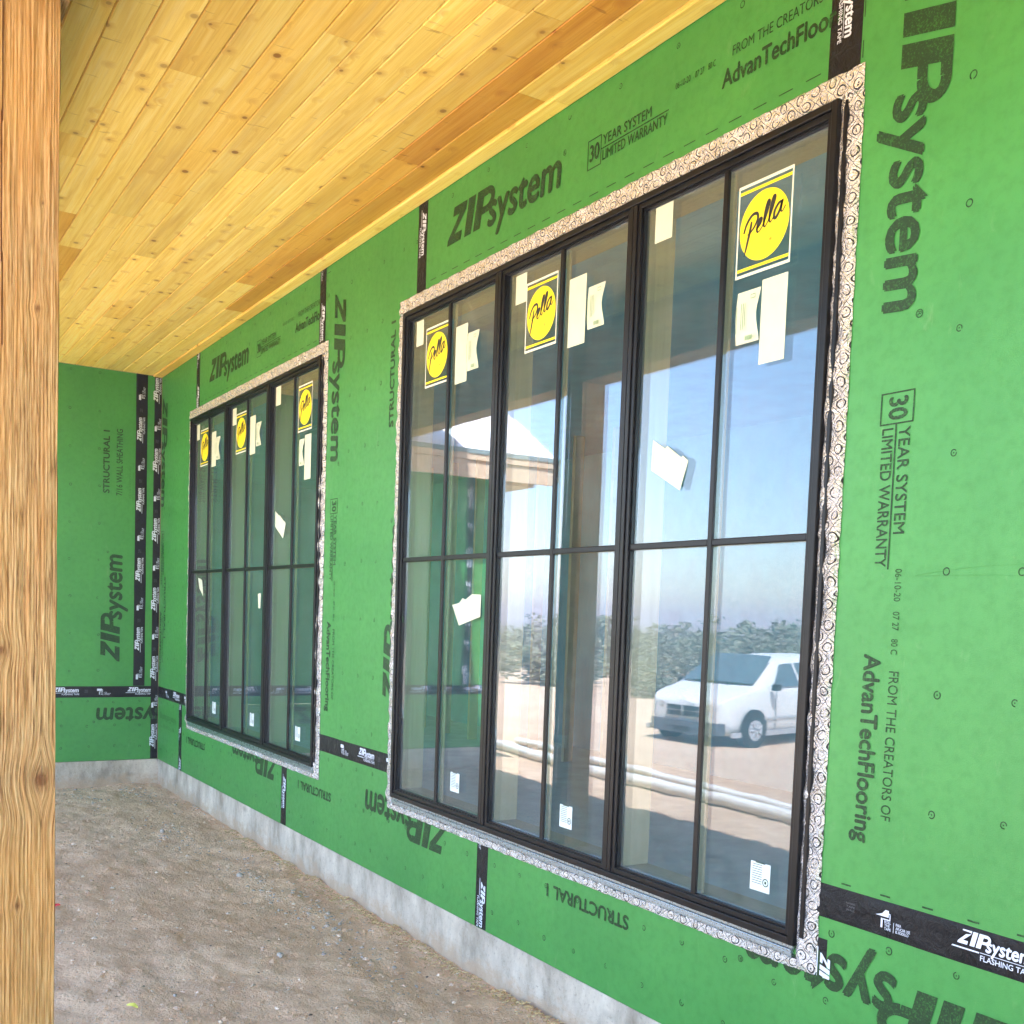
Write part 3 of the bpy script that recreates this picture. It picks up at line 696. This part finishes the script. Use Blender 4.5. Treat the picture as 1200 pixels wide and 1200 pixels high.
    def paper(a, b, z0, z1, curl, torn=0):
        def pt(u, v):
            x = a+(b-a)*u; z = z0+(z1-z0)*v
            x += .006*curl*math.sin(math.pi*v)*(-1); y = -.0008-.010*curl*(math.sin(math.pi*v)**2)*u
            return (x, YG+y, z)
        o = B(MB().grid(pt, 4, 8), 'paper_sheet', 'paper', smooth=True)
        if curl:
            pw, ph = b-a, z1-z0
            bars = [rect(pw*.52+k*pw*.035, pw*.52+k*pw*.035+pw*.018, ph*.03, ph*.12) for k in range(9)]+[rect(pw*.30, pw*.32, ph*.25, ph*.75), rect(pw*.38, pw*.40, ph*.25, ph*.75), rect(pw*.46, pw*.475, ph*.3, ph*.75), rect(pw*.10, pw*.12, ph*.2, ph*.7)]
            bars += [rect(pw*.70, pw*.90, ph*.80, ph*.81), rect(pw*.70, pw*.90, ph*.87, ph*.88), rect(pw*.70, pw*.71, ph*.81, ph*.87), rect(pw*.89, pw*.90, ph*.81, ph*.87)]
            surf(join2(bars), 'paper_print', 'grey_ink' if False else 'ink_faint', o, (a, YG, z0), *HOR, .0128)
        return o
    for q in PAP1+PAP2: paper(x0+q[0], x0+q[1], q[2], q[3], q[4])
    paper(x0+1.872, x0+1.961, 2.590, 2.706, 0)
    paper(x0+(2.288 if near else 2.30), x0+2.385, 2.178, 2.333, 1); paper(x0+2.389, x0+2.492, 2.104 if near else 2.09, 2.350, 0)
    def torn(pts):
        n = len(pts); mb = MB(); mb.quad(*[(x0+p[0], YG-.0012-.004*(k % 2), p[1]) for k, p in enumerate(pts)]); return B(mb, 'torn_paper', 'paper')
    torn([(1.905, 1.841), (2.063, 1.761), (2.094, 1.853), (2.070, 1.872), (2.058, 1.868), (1.990, 1.912), (1.975, 1.905), (1.915, 1.939)][::1])
    if near: torn([(.604, 1.286), (.797, 1.328), (.791, 1.422), (.72, 1.424), (.655, 1.40), (.638, 1.407), (.60, 1.385), (.543, 1.376)])
    else:
        torn([(.23, 1.459), (.348, 1.401), (.295, 1.523), (.202, 1.543)]); torn([(1.612, 1.328), (1.663, 1.328), (1.657, 1.427), (1.606, 1.422)])
    # sill flashing under the frame
    mb = MB(); mb.box(x0+.002, x1-.010, -.012, -.0005, WZ0-.012, WZ0-.001); mb.box(x0+.002, x1-.012, -.017, -.0005, WZ0-.022, WZ0-.0135); mb.box(x0+.002, x1-.014, -.012, -.0005, WZ0-.034, WZ0-.0235)
    B(mb, 'sill_flashing', 'sill_metal', bevel=.001)
    # foil flashing tape round the frame
    def foil(u0, u1, v0, v1, vert, seed, ridge=0, jag=.004):
        L = (v1-v0) if vert else (u1-u0); Wd = (u1-u0) if vert else (v1-v0)
        n = int(L/.012); m = 10
        def pt(u, v):
            s, q = (v, u) if vert else (u, v)
            l = s*L; c = q*Wd
            e = jag*noise.noise((l*22, seed, q*2))*(1 if q > .99 or q < .01 else .4)
            h = .008+.010*noise.noise((l*19, c*26, seed))+.005*abs(noise.noise((l*34+c*40, c*30-l*12, seed+9)))+.0016*noise.noise((l*90, c*100, seed+4))
            if ridge: h += .006*math.exp(-((c-ridge)/.006)**2)
            if q < .01 or q > .99 or s < .002 or s > .998: h = .0022
            h = max(h, .002)
            if vert: return (u0+c+e, -h, v0+l)
            return (u0+l, -h, v0+c+e)
        return B(MB().grid(pt, *( (m, n) if vert else (n, m))), 'flashing_tape', 'foil', smooth=False)
    B(MB().box(x1+.017, x1+.029, -.0165, -.002, WZ0+.03, WZ1-.012), 'black_strip', 'black_frame', bevel=.002)  # black strip between the two foil bands
    foil(x0-.068, x1+.070, WZ1+.002, WZ1+.072, False, 3); 
    foil(x1-.004, x1+.074, WZ0-.066, WZ1+.0015, True, 7, ridge=.020)
    foil(x0-.066, x0-.002, WZ0-.066, WZ1+.0015, True, 9); foil(x0-.0015, x1+.0015, WZ0-.068, WZ0-.0345, False, 5)
    return t
window(W2, 'nearer and larger-looking black window whose glass reflects the sky and a white van', True)
window(W1, 'farther black window with teal glass, beside the green end wall', False)

# ------------------------------------------------------------------ dark room behind the windows
room = empty('house_interior', 'dim unfinished room seen faintly through the window glass', 'room', (0, 0, 0))
MB().box(-5, 14, .15, 4.3, -.02, -.001).build('room_floor', 'interior_floor', room)
MB().box(-5, 7.4, 4.2, 4.3, 0, 3).build('room_wall', 'dark_interior', room); MB().box(-5.1, -5, .15, 4.2, 0, 3).build('room_wall', 'dark_interior', room)  # rear wall stops short: unseen opening added to let daylight in
MB().box(14, 14.1, .15, 4.2, 0, 3).build('room_wall', 'dark_interior', room); MB().box(-5, 14, .15, 4.3, 3, 3.1).build('room_ceiling', 'dark_interior', room)
for i in range(9):
    MB().box(-3+i*.6, -3+i*.6+.04, 3.4, 3.5, 0, 3).build('wall_stud', 'interior_stud', room)

# ------------------------------------------------------------------ porch ceiling
ceil = empty('porch_ceiling', kind='structure')
edges = [0.0]+[-.077-.1230*k for k in range(14)]+[-1.80]
TONE = {}
def board(x0, x1, ya, yb, tone):
    a, b = max(ya, yb)-.0009, min(ya, yb)+.0009; L = x1-x0-.0014; c = .0035; wd = a-b
    mb = MB(); c = .005; prof = [(0, .016), (0, c+.003), (c, 0), (wd-.002, 0), (wd, .003), (wd, .016)]
    if b > -.08: prof = [(0, .016), (0, -.006), (c, -.009), (wd-c, -.009), (wd, -.006), (wd, .016)]
    for X in (0, L):
        mb.v += [(X, -p[0], p[1]) for p in prof]
    n = len(prof)
    for i in range(n-1): mb.f.append((i, i+n, i+1+n, i+1))
    mb.f.append(tuple(range(n))); mb.f.append(tuple(range(2*n-1, n-1, -1)))
    o = mb.build('ceiling_board', 'pine', ceil, loc=(x0+.0006, a, H)); o.color = tone; return o
DARK = (.80, .58, .32, 1); MID = (.95, .86, .70, 1); LT = (1.02, 1.0, .95, 1)
SPEC = {1: [(0, 2.43, LT), (2.43, 6.0, DARK), (6.0, 9.4, MID)], 2: [(0, 3.05, LT), (3.05, 5.2, (.82, .62, .40, 1)), (5.2, 6.9, (.70, .46, .27, 1)), (6.9, 9.5, MID)],
        5: [(0, 1.35, MID), (1.35, 3.01, LT), (3.01, 6.2, LT)], 6: [(0, 1.71, LT), (1.71, 2.2, MID)], 10: [(0, 1.2, LT), (1.2, 2.29, LT), (2.29, 3.62, DARK)][:2]+[(2.29, 3.1, (.80, .60, .36, 1))],
        11: [(0, 1.6, LT), (1.6, 3.05, LT), (3.05, 3.65, (.82, .62, .38, 1)), (3.65, 6, LT)], 12: [(0, 2, LT), (2, 4.38, LT), (4.38, 4.62, MID), (4.62, 7, LT)]}
for r_ in range(len(edges)-1):
    segs = SPEC.get(r_, []); x = segs[-1][1] if segs else 0.012
    for s_ in segs: board(max(.012, s_[0]), s_[1], edges[r_], edges[r_+1], s_[2])
    while x < 14:
        L = random.uniform(2.2, 4.88) if x > 0.1 else random.uniform(.8, 4.2)
        if 14-(x+L) < .5: L = 14-x
        k = random.random(); tn = LT if k < .80 else MID
        v_ = random.uniform(.95, 1.04); board(x, x+L, edges[r_], edges[r_+1], tuple(c*v_ for c in tn[:3])+(1,)); x += L

# ------------------------------------------------------------------ beam and posts
def timber(name, parent_args, size, length, axis_, knots, loc, fine=True, crack=False):
    """square rough-sawn timber along local z (posts) or x (beams), with grain bent round the knots"""
    a = size; st = .0022 if fine else .02; zs = .006 if fine else .06
    nA = max(2, int(a/st)); nZ = int(length/zs); mb = MB(); G = []; K = []
    def prof(face, s, z):
        sd = face*3.1
        gq = s+.005*noise.noise((z*.7, sd, 0))+.0010*noise.noise((z*4, s*9, sd)); kn = 0
        for (kf, ks, kz, kr) in knots:
            if kf != face: continue
            ds, dz = s-ks, z-kz; rr = math.sqrt((ds/kr)**2+(dz/(kr*1.15))**2)
            gq += math.copysign(kr*1.5, -ds)*math.exp(-(dz/(kr*3.4))**2)*math.exp(-abs(ds)/(kr*3))
            if rr < 2.2: gq += 0.5*kr*math.exp(-rr*rr)
            kn = max(kn, ss(1.15, .6, rr)*(.75+.25*noise.noise((s*300, z*300, 1))), .35*ss(2.0, 1.0, rr))
        return gq, kn
    for face in range(4):
        k = len(mb.v)
        for j in range(nZ+1):
            z = length*j/nZ
            for i in range(nA+1):
                s = a*i/nA; gq, kn = prof(face, s, z)
                h = 0
                if 0 < i < nA:
                    h = .0052*noise.noise((gq*300, z*3.0, face*5.0))+.0012*noise.noise((gq*90, z*2, face+.5))+.0006*noise.noise((gq*100, z*140, 2)) if fine else 0
                    if crack and face == crack[0]:
                        cx_ = crack[1]-.010*ss(1.2, 2.7, length-z+.6)+.002*noise.noise((z*3, 3, 3)); wdt = .0022*ss(.0, .3, z-crack[2])*ss(0, .3, crack[3]-z)
                        if abs(s-cx_) < .0012 and wdt > .0004: h = -.010; kn = max(kn, .9)
                p = [(s, -h, z), (a+h, s, z), (a-s, a+h, z), (-h, a-s, z)][face]
                mb.v.append(p); G.append(gq+face*.7); K.append(kn)
        for j in range(nZ):
            for i in range(nA):
                q = k+j*(nA+1)+i; mb.f.append((q, q+1, q+nA+2, q+nA+1))
    k = len(mb.v); mb.v += [(0, 0, 0), (a, 0, 0), (a, a, 0), (0, a, 0), (0, 0, length), (a, 0, length), (a, a, length), (0, a, length)]; G += [0]*8; K += [0]*8
    mb.f += [(k, k+3, k+2, k+1), (k+4, k+5, k+6, k+7)]
    me = mb.mesh(name, 'rough', smooth=True)
    for nm, arr in (('grain', G), ('knot', K)):
        at_ = me.attributes.new(nm, 'FLOAT', 'POINT'); at_.data.foreach_set('value', arr)
    o = bpy.data.objects.new(name, me); COL.objects.link(o); o.location = loc
    if axis_ == 'x': o.rotation_euler = (0, R(90), 0)
    o['label'], o['category'] = parent_args; return o
PZ = -.45
# front face of the near post is its +x face (face 1): s runs along +y
timber('porch_post', ('rough sawn timber post with a big knot close at the left edge of the view', 'post'), .186, 2.88-PZ, 'z',
       [(1, .152, .853-PZ, .020), (1, .094, .516-PZ, .007), (1, .148, 2.36-PZ, .0035), (1, .137, 2.09-PZ, .006), (1, .05, 1.2-PZ, .012), (1, .02, .75-PZ, .014), (0, .09, 1.3, .015), (3, .1, 1.6, .015)], (6.40-.186, -2.010, PZ), True, (1, .052, 2.35, 9))
timber('porch_post', ('porch post seen only as a dark reflection in the near window', 'post'), .18, 2.88-PZ, 'z', [(1, .08, 1.5, .02)], (3.41, -1.985, PZ), False)
timber('porch_post', ('porch post behind the viewpoint at the open end', 'post'), .18, 2.88-PZ, 'z', [(1, .08, 1.5, .02)], (12.6, -1.985, PZ), False) if False else None
bm_ = timber('porch_beam', ('heavy rough timber beam carrying the outer edge of the porch ceiling', 'beam'), .18, 14, 'x', [], (.0, -1.98, 3.06), False)
MB().box(.01, 14, -1.98, -1.803, 3.061, H+.015).build('upper_beam', 'rough', None)
ub = bpy.data.objects['upper_beam']; ub.name = 'porch_beam'; ub['label'] = 'second timber stacked on top of the porch beam under the roof edge'; ub['category'] = 'beam'

m_ = MB(); m_.box(3.408, 3.52, -1.8035, -1.8005, .455, .545); o = m_.build('paper_tag', 'card'); o['label'] = 'pale paper tag stapled low on the post seen in the glass'; o['category'] = 'tag'
# ------------------------------------------------------------------ roofs
mr = empty('main_roof', 'low roof over the porch and the long wall', 'roof')
yE, zE = -2.58, 3.30
mb = MB(); sl = .33
for (xa, xb) in ((.0, 14.3),):
    mb.v += [(xa, yE, zE+.16), (xb, yE, zE+.16), (xb, 4.6, zE+.16+sl*7.18), (xa, 4.6, zE+.16+sl*7.18), (xa, yE, zE+.13), (xb, yE, zE+.13), (xb, 4.6, zE+.13+sl*7.18), (xa, 4.6, zE+.13+sl*7.18)]
    mb.f += [(0, 1, 2, 3), (4, 7, 6, 5), (0, 4, 5, 1), (1, 5, 6, 2), (2, 6, 7, 3), (3, 7, 4, 0)]
mb.build('roof_slope', 'roof_membrane', mr); MB().box(.37, 14.3, yE-.03, yE, zE-.02, zE+.165).build('fascia', 'fascia_wood', mr)
MB().box(.37, 14.3, yE, -1.985, zE-.005, zE+.01).build('soffit', 'fascia_wood', mr)
MB().box(14.0, 14.1, -1.8, 4.3, H+.02, zE+.9).build('gable_wall', 'dark_interior', mr)
wr = empty('wing_roof', 'white gable roof with a pale timber fascia on the end wing, seen reflected', 'roof')
k_ = .60
mb = MB()
def slab(mb, x0, z0, x1, z1, ya, yb, th):
    k = len(mb.v); mb.v += [(x0, ya, z0), (x0, yb, z0), (x1, yb, z1), (x1, ya, z1), (x0, ya, z0-th), (x0, yb, z0-th), (x1, yb, z1-th), (x1, ya, z1-th)]
    mb.f += [(k, k+1, k+2, k+3), (k+4, k+7, k+6, k+5), (k, k+4, k+5, k+1), (k+1, k+5, k+6, k+2), (k+2, k+6, k+7, k+3), (k+3, k+7, k+4, k)]
slab(mb, .40, 2.90, -3.4, 2.90+k_*3.8, -3.75, -1.99, .03); slab(mb, -3.4, 2.90+k_*3.8, -7.2, 2.90, -3.75, -1.99, .03); mb.build('roof_slope', 'roof_membrane', wr)
MB().box(.36, .395, -3.74, -1.99, 2.64, 2.80).build('fascia', 'fascia_wood', wr); MB().box(.36, .412, -3.75, -1.99, 2.803, 2.862).build('fascia', 'fascia_wood', wr)
MB().box(.36, .42, -3.76, -1.99, 2.862, 2.905).build('drip_edge', 'roof_edge', wr)
MB().box(.002, .36, -3.74, -1.99, 2.70, 2.715).build('soffit', 'fascia_wood', wr)
MB().box(-7, .0, -3.74, -3.301, 2.66, 2.70).build('soffit', 'fascia_wood', wr)
slab(mb := MB(), .36, 2.86, -3.4, 2.86+k_*3.76, -3.78, -3.752, .18); slab(mb, -3.4, 2.86+k_*3.76, -7.2, 2.86, -3.78, -3.752, .18); mb.build('rake_board', 'fascia_wood', wr)
gw = MB(); gw.box(-7, -.16, -3.3, -3.15, 0, 2.66); gw.v += [(-6.9, -3.29, 2.70), (0, -3.29, 2.70), (-3.4, -3.29, 4.9)]; gw.f.append(tuple(range(len(gw.v)-3, len(gw.v))))
o = gw.build('wing_wall', 'green'); o['label'] = 'outer green side wall of the end wing, around the corner from the porch'; o['category'] = 'wall'

# ------------------------------------------------------------------ stones, chips, litter
def rock(r, seed, sub=1):
    bm = bmesh.new(); bmesh.ops.create_icosphere(bm, subdivisions=sub, radius=1)
    sx, sy, sz = random.uniform(.8, 1.3), random.uniform(.6, 1.1), random.uniform(.45, .8)
    V = []
    for v in bm.verts:
        n = 1+.35*noise.noise(v.co*1.7+Vector((seed*3.7, seed, 0))); V.append((v.co.x*r*sx*n, v.co.y*r*sy*n, v.co.z*r*sz*n))
    F = [tuple(v.index for v in f.verts) for f in bm.faces]; bm.free(); return V, F
ROCKS = [rock(1, i, 1) for i in range(10)]
def scatter(n, fn, size, mat, name):
    mb = MB()
    for i in range(n):
        x, y = fn(); r = size(); V, F = ROCKS[i % 10]; a = random.uniform(0, 6.28); ca, sa = math.cos(a), math.sin(a); z = gz(x, y)-r*.1
        k = len(mb.v); mb.v += [(x+r*(v[0]*ca-v[1]*sa), y+r*(v[0]*sa+v[1]*ca), z+r*v[2]) for v in V]; mb.f += [tuple(q+k for q in f) for f in F]
    o = mb.build(name, mat); o['kind'] = 'stuff'; return o
inp = lambda: (random.uniform(-.0, 7.6)*1.0, -random.uniform(.02, 3.6))
scatter(3600, inp, lambda: .0018+.0055*random.random()**3, 'stone', 'gravel')
scatter(700, inp, lambda: .004+.010*random.random()**4, 'stone', 'gravel')
scatter(4200, inp, lambda: .004+.016*random.random()**3, 'ground', 'dirt_clods')
scatter(700, inp, lambda: .006+.012*random.random()**2, 'stone', 'gravel'); scatter(500, inp, lambda: .0025+.006*random.random()**2, 'bark', 'pit_specks')  # last scatter: dark specks standing in for shaded pits in the dirt
def clus():
    c = random.choice(((3.0, -.28), (1.0, -.17), (2.1, -.45), (3.9, -.30), (4.5, -.28), (.4, -.7), (.3, -.25), (5.2, -.35))); return (c[0]+random.gauss(0, .32), min(-.02, c[1]+random.gauss(0, .08)))
scatter(900, clus, lambda: .004+.010*random.random()**3, 'grey_stone', 'gravel')
mb = MB()
for i in range(2600):   # sawdust, straw and wood chips along the footing
    x = random.uniform(2.2, 7.4); y = -.012-abs(random.gauss(0, .045)); a = random.uniform(0, 3.14); L = random.uniform(.004, .022); t_ = random.uniform(.001, .003); z = gz(x, y)+random.uniform(.001, .006)
    dx, dy = math.cos(a)*L/2, math.sin(a)*L/2; px, py = -math.sin(a)*t_, math.cos(a)*t_
    mb.quad((x-dx-px, y-dy-py, z), (x+dx-px, y+dy-py, z+.001), (x+dx+px, y+dy+py, z+.003), (x-dx+px, y-dy+py, z+.002))
o = mb.build('wood_chips', 'straw'); o['kind'] = 'stuff'
STN = [(3.49, -.375, .026, 'egg-shaped pale grey stone on the dirt halfway along the footing'), (4.983, -.667, .020, 'rounded light grey stone on bare dirt near the bottom of the view'),
       (2.12, -.476, .022, 'flat tan stone on the dirt in the middle of the porch'), (2.5, -.19, .024, 'grey stone lying close to the footing below the far window'), (5.27, -1.20, .012, 'small dark flat stone beside the yellow leaf')]
for x, y, r, lb in STN:
    V, F = rock(r, r*900, 2); m_ = MB(); m_.v, m_.f = V, F
    o = m_.build('stone', 'grey_stone', smooth=True, loc=(x, y, gz(x, y)+r*.25)); o['label'] = lb; o['category'] = 'stone'; o['group'] = 'loose stones on the porch dirt'
m_ = MB(); m_.grid(lambda u, v: ((u-.5)*.045, (v-.5)*.020*math.sin(math.pi*(u*.9+.05)), .008*math.sin(u*3)+.004*v), 6, 3)
o = m_.build('fallen_leaf', 'leaf_yellow', loc=(5.369, -1.385, gz(5.369, -1.385)+.006)); o.rotation_euler = (.1, .2, .9); o['label'] = 'small yellow-green leaf on the dirt near the post'; o['category'] = 'leaf'
m_ = MB(); m_.grid(lambda u, v: ((u-.5)*.05, (v-.5)*.035, .010*math.sin(u*6)*math.cos(v*4)+.01), 6, 4)
o = m_.build('plastic_scrap', 'red_plastic', loc=(3.74, -1.400, gz(3.74, -1.4)+.006)); o['label'] = 'scrap of red plastic on the dirt just behind the near post'; o['category'] = 'litter'

# ------------------------------------------------------------------ white pipes in the yard
def pipe(pts, r, lb):
    P = [(x, y, gz(x, y, False)+r+.004) for x, y in pts]
    m_ = MB().tube(P, r, 14, False); m_.tube([Vector(P[-1])+Vector((0, 0, 0)), Vector(P[-2])+(Vector(P[-1])-Vector(P[-2]))*.9], r*.8, 14)
    o = m_.build('plastic_pipe', 'pvc', smooth=True); o['label'] = lb; o['category'] = 'pipe'; o['group'] = 'white pipes lying in the yard'
pipe([(-1.9+.25*i, -(4.44+.04*math.sin(i*.5)-.006*i+.12*max(0, 1-i/4))) for i in range(42)], .058, 'thicker white plastic pipe on the ground just past the roof shadow')
pipe([(-2.4+.25*i, -(5.12+.03*math.sin(i*.4+1)-.018*i)) for i in range(42)], .042, 'thinner white plastic pipe lying behind the thick one')

# ------------------------------------------------------------------ van
van = empty('minivan', 'white minivan parked on the dirt, seen reflected in the near window', 'van', (0, 0, 0))
# local: x forward, y left, z up; nose at x=0, tail at x=-4.8
ST = [(0.0, .64, .28, .66, .80, .80), (-.10, .84, .22, .74, .90, .90), (-.35, .92, .20, .84, 1.00, 1.01), (-.75, .96, .20, .88, 1.07, 1.09), (-1.02, .97, .20, .90, 1.11, 1.13), (-1.55, .98, .20, .90, 1.12, 1.50), (-1.95, .98, .20, .90, 1.12, 1.70), (-3.0, .98, .20, .90, 1.12, 1.76), (-4.1, .97, .20, .90, 1.12, 1.74), (-4.55, .94, .22, .88, 1.10, 1.66), (-4.8, .88, .28, .80, 1.05, 1.20)]
def sect(s):
    x, w_, zb, zm, zl, zt = s; rw = w_-.04 if zt-zl < .12 else w_-.04-.30*(zt-zl)/.65
    return [(x, w_*.55, zb-.02), (x, w_*.97, zb), (x, w_, zb+.22), (x, w_, zm), (x, w_-.035, zl), (x, rw, zt-.05), (x, rw-.10, zt-.005), (x, 0, zt+.02)]
mb = MB(); ns = 8
secs = [sect(s) for s in ST]
for s in secs:
    mb.v += s; mb.v += [(p[0], -p[1], p[2]) for p in s]
for i in range(len(secs)-1):
    for off, fl in ((0, 0), (8, 1)):
        for j in range(ns-1):
            a = i*16+off+j; q = (a, a+1, a+17, a+16); mb.f.append(q if fl else q[::-1])
    a = i*16; mb.f.append((a, a+16, a+24, a+8))
for i in (0, len(secs)-1):
    a = i*16; loop = [a+j for j in range(8)]+[a+8+j for j in range(6, -1, -1)]; mb.f.append(tuple(loop))
body = mb.build('body', 'white_metal', van, smooth=True)
body.modifiers.new('sub', 'SUBSURF').render_levels = 1
def side_pt(x, t, out=.012):
    """point on the side glass band: t=0 belt, t=1 roof edge"""
    for a, b in zip(ST, ST[1:]):
        if b[0] <= x <= a[0]:
            k = (x-a[0])/(b[0]-a[0]); sa, sb = sect(a), sect(b)
            p4 = Vector(sa[4]).lerp(Vector(sb[4]), k); p5 = Vector(sa[5]).lerp(Vector(sb[5]), k); p = p4.lerp(p5, t); return Vector((p.x, p.y+out, p.z+.0))
for sgn in (1, -1):
    for quad in (((-1.46, .06), (-2.42, .06), (-2.42, .86), (-1.95, .86)), ((-2.52, .06), (-3.45, .06), (-3.45, .86), (-2.52, .86)), ((-3.55, .06), (-4.45, .08), (-4.35, .84), (-3.55, .86))):
        P = [side_pt(*q) for q in quad]; P = [(p.x, p.y*sgn, p.z) for p in P]; MB().quad(*(P if sgn > 0 else P[::-1])).build('side_window', 'dark_glass', van)
mb = MB()
def wsp(u, v):
    a = Vector((-1.06, (u-.5)*1.62, 1.165)); b = Vector((-1.84, (u-.5)*1.30, 1.70)); p = a.lerp(b, v)
    bow = .10*(1-(2*u-1)**2); return (p.x+bow+.03, p.y, p.z+.035+.02*(1-(2*u-1)**2))
mb.grid(wsp, 8, 4).build('windscreen', 'dark_glass', van, smooth=True)
for sx_ in (-.86, -3.75):
    for sgn in (1, -1):
        wc = Vector((sx_, sgn*.90, .32)); tb = MB()
        tb.tube([wc+Vector((0, -.11, 0)), wc+Vector((0, .11, 0))], .325, 28); wh = tb.build('wheel', 'rubber', van)
        rb = MB(); rb.tube([wc+Vector((0, sgn*.111, 0)), wc+Vector((0, sgn*.125, 0))], .20, 24)
        for k in range(7):
            t = k*2*math.pi/7; d = Vector((math.cos(t), 0, math.sin(t))); rb.tube([wc+d*.05+Vector((0, sgn*.13, 0)), wc+d*.19+Vector((0, sgn*.128, 0))], .018, 6)
        rb.build('rim', 'rim', wh)
        ab = MB(); ab.tube([wc+Vector((0, sgn*.062, .02)), wc+Vector((0, sgn*.092, .02))], .385, 28); ab.build('wheel_arch', 'rubber', van)
for sgn in (1, -1):
    MB().grid(lambda u, v: (.035-.36*u**1.4, sgn*(.46+.385*u), .66+.13*v+.06*u), 6, 3).build('headlight', 'lamp_glass', van, smooth=True)
    for zz in (.55, .66): MB().box(.02, .055, sgn*.03, sgn*.36, zz, zz+.09).build('grille_opening', 'rubber', van)
    MB().box(-1.42, -1.29, sgn*1.0, sgn*1.15, 1.08, 1.21).build('side_mirror', 'rubber', van, bevel=.02)
    MB().box(-3.0, -1.1, sgn*.985, sgn*.998, .52, .56).build('side_moulding', 'rim', van)
    MB().box(-2.66, -2.52, sgn*.985, sgn*1.01, .93, .965).build('door_handle', 'white_metal', van)
MB().grid(lambda u, v: (.07-.20*abs(2*u-1)**2.5, (u-.5)*1.72, .22+.24*v), 12, 3).build('front_bumper', 'bumper_shade', van, smooth=True)  # bumper colour darkened to carry the shadow on the low front
MB().grid(lambda u, v: (.082-.20*abs(2*u-1)**2.5, (u-.5)*1.1, .26+.09*v), 8, 2).build('bumper_intake', 'rubber', van, smooth=True)
# pose: virtual front wheel at (-4.16, 11.1), rear away along (-.22,.97) -> real y mirrored
for sgn in (1, -1):
    for xx in (-1.52, -2.47, -3.50):
        a_, b_ = side_pt(xx, 0, .006), side_pt(xx, .95, .006)
        MB().box(xx-.006, xx+.006, sgn*.978, sgn*.986, .30, 1.06).build('door_seam', 'rubber', van)
    MB().box(-4.6, -.15, sgn*.965, sgn*.988, .20, .30).build('sill_trim', 'rim', van)
for k in (-.35, .30): MB().tube([(-.93, k, 1.17), (-1.20, k+.42, 1.33)], .009, 6).build('wiper', 'rubber', van)
hd = Vector((.22, .975, 0)).normalized(); lat = Vector((-hd.y, hd.x, 0))   # left of the van
wheel = Vector((-4.16, -11.1, 0)); org = wheel+hd*.86+lat*.90
van.scale = (.93, .93, .89); van.location = (org.x, org.y, gz(org.x, org.y)); van.rotation_euler = (0, 0, math.atan2(hd.y, hd.x))

# ------------------------------------------------------------------ desert shrubs
def shrub_mesh(seed):
    rnd = random.Random(seed); lv = MB(); br = MB()
    for k in range(rnd.randint(6, 9)):
        a = rnd.uniform(0, 6.28); L = rnd.uniform(.9, 1.7); d = Vector((math.cos(a)*rnd.uniform(.3, .8), math.sin(a)*rnd.uniform(.3, .8), 1)).normalized()
        p = [Vector((0, 0, 0))]
        for j in range(4): d = (d+Vector((rnd.uniform(-.3, .3), rnd.uniform(-.3, .3), rnd.uniform(-.15, .15)))).normalized(); p.append(p[-1]+d*L/2.6)
        br.tube(p, [.07, .055, .04, .03, .015], 6, False)
        for q in p[1:]:
            for c in range(rnd.randint(3, 5)):
                cc = q+Vector((rnd.gauss(0, .38), rnd.gauss(0, .38), rnd.gauss(.15, .28))); rr = rnd.uniform(.22, .42)
                for l in range(26):
                    v = Vector((rnd.gauss(0, 1), rnd.gauss(0, 1), rnd.gauss(0, .8))).normalized()*rr*rnd.uniform(.5, 1); e = Vector((rnd.gauss(0, 1), rnd.gauss(0, 1), rnd.gauss(0, 1))).normalized(); f = e.cross(v).normalized() if e.cross(v).length > 0 else e
                    s_ = rnd.uniform(.05, .10); o_ = cc+v; lv.quad(o_-e*s_-f*s_*.5, o_+e*s_-f*s_*.5, o_+e*s_+f*s_*.5, o_-e*s_+f*s_*.5)
    return lv.mesh('foliage', 'leaf'), br.mesh('branches', 'bark')
SH = [shrub_mesh(i) for i in range(5)]
rs = random.Random(5); n_s = 0
spots = []
for i in range(165):
    ang = rs.uniform(18, 75); d = rs.uniform(42, 76) if i % 6 else rs.uniform(30, 44)
    spots.append((9.5-math.cos(R(ang))*d, -(-2.3+math.sin(R(ang))*d), rs.choice((.5, .6, .8, .9, 1.05, 1.5)) if d > 44 else rs.uniform(.4, .8)))
for i, (x, y, s_) in enumerate(spots):
    if y > -16: continue
    lv, brn = SH[i % 5]; r_ = empty('desert_shrub', 'grey-green desert shrub in the scrub line beyond the dirt yard', 'shrub', (x, y, gz(x, y)-.05), 'desert scrub beyond the yard')
    r_.scale = (s_*1.2, s_*1.2, s_*.62); r_.rotation_euler = (0, 0, rs.uniform(0, 6.28)); place(lv, 'foliage', r_); place(brn, 'branches', r_)

# ------------------------------------------------------------------ dusty air over the yard
hm = bpy.data.materials.new('dusty_air'); hm.use_nodes = True; ht = hm.node_tree; ht.nodes.clear()
ho = ht.nodes.new('ShaderNodeOutputMaterial'); hv = ht.nodes.new('ShaderNodeVolumePrincipled')
hv.inputs['Color'].default_value = (.99, .90, .93, 1); hv.inputs['Density'].default_value = .0042; hv.inputs['Anisotropy'].default_value = 0
ht.links.new(hv.outputs[0], ho.inputs['Volume']); MAT['haze'] = hm
hz_ = MB().box(-1300, 1300, -1300, 1300, -2.6, 6.6).build('haze', 'haze'); hz_['kind'] = 'stuff'
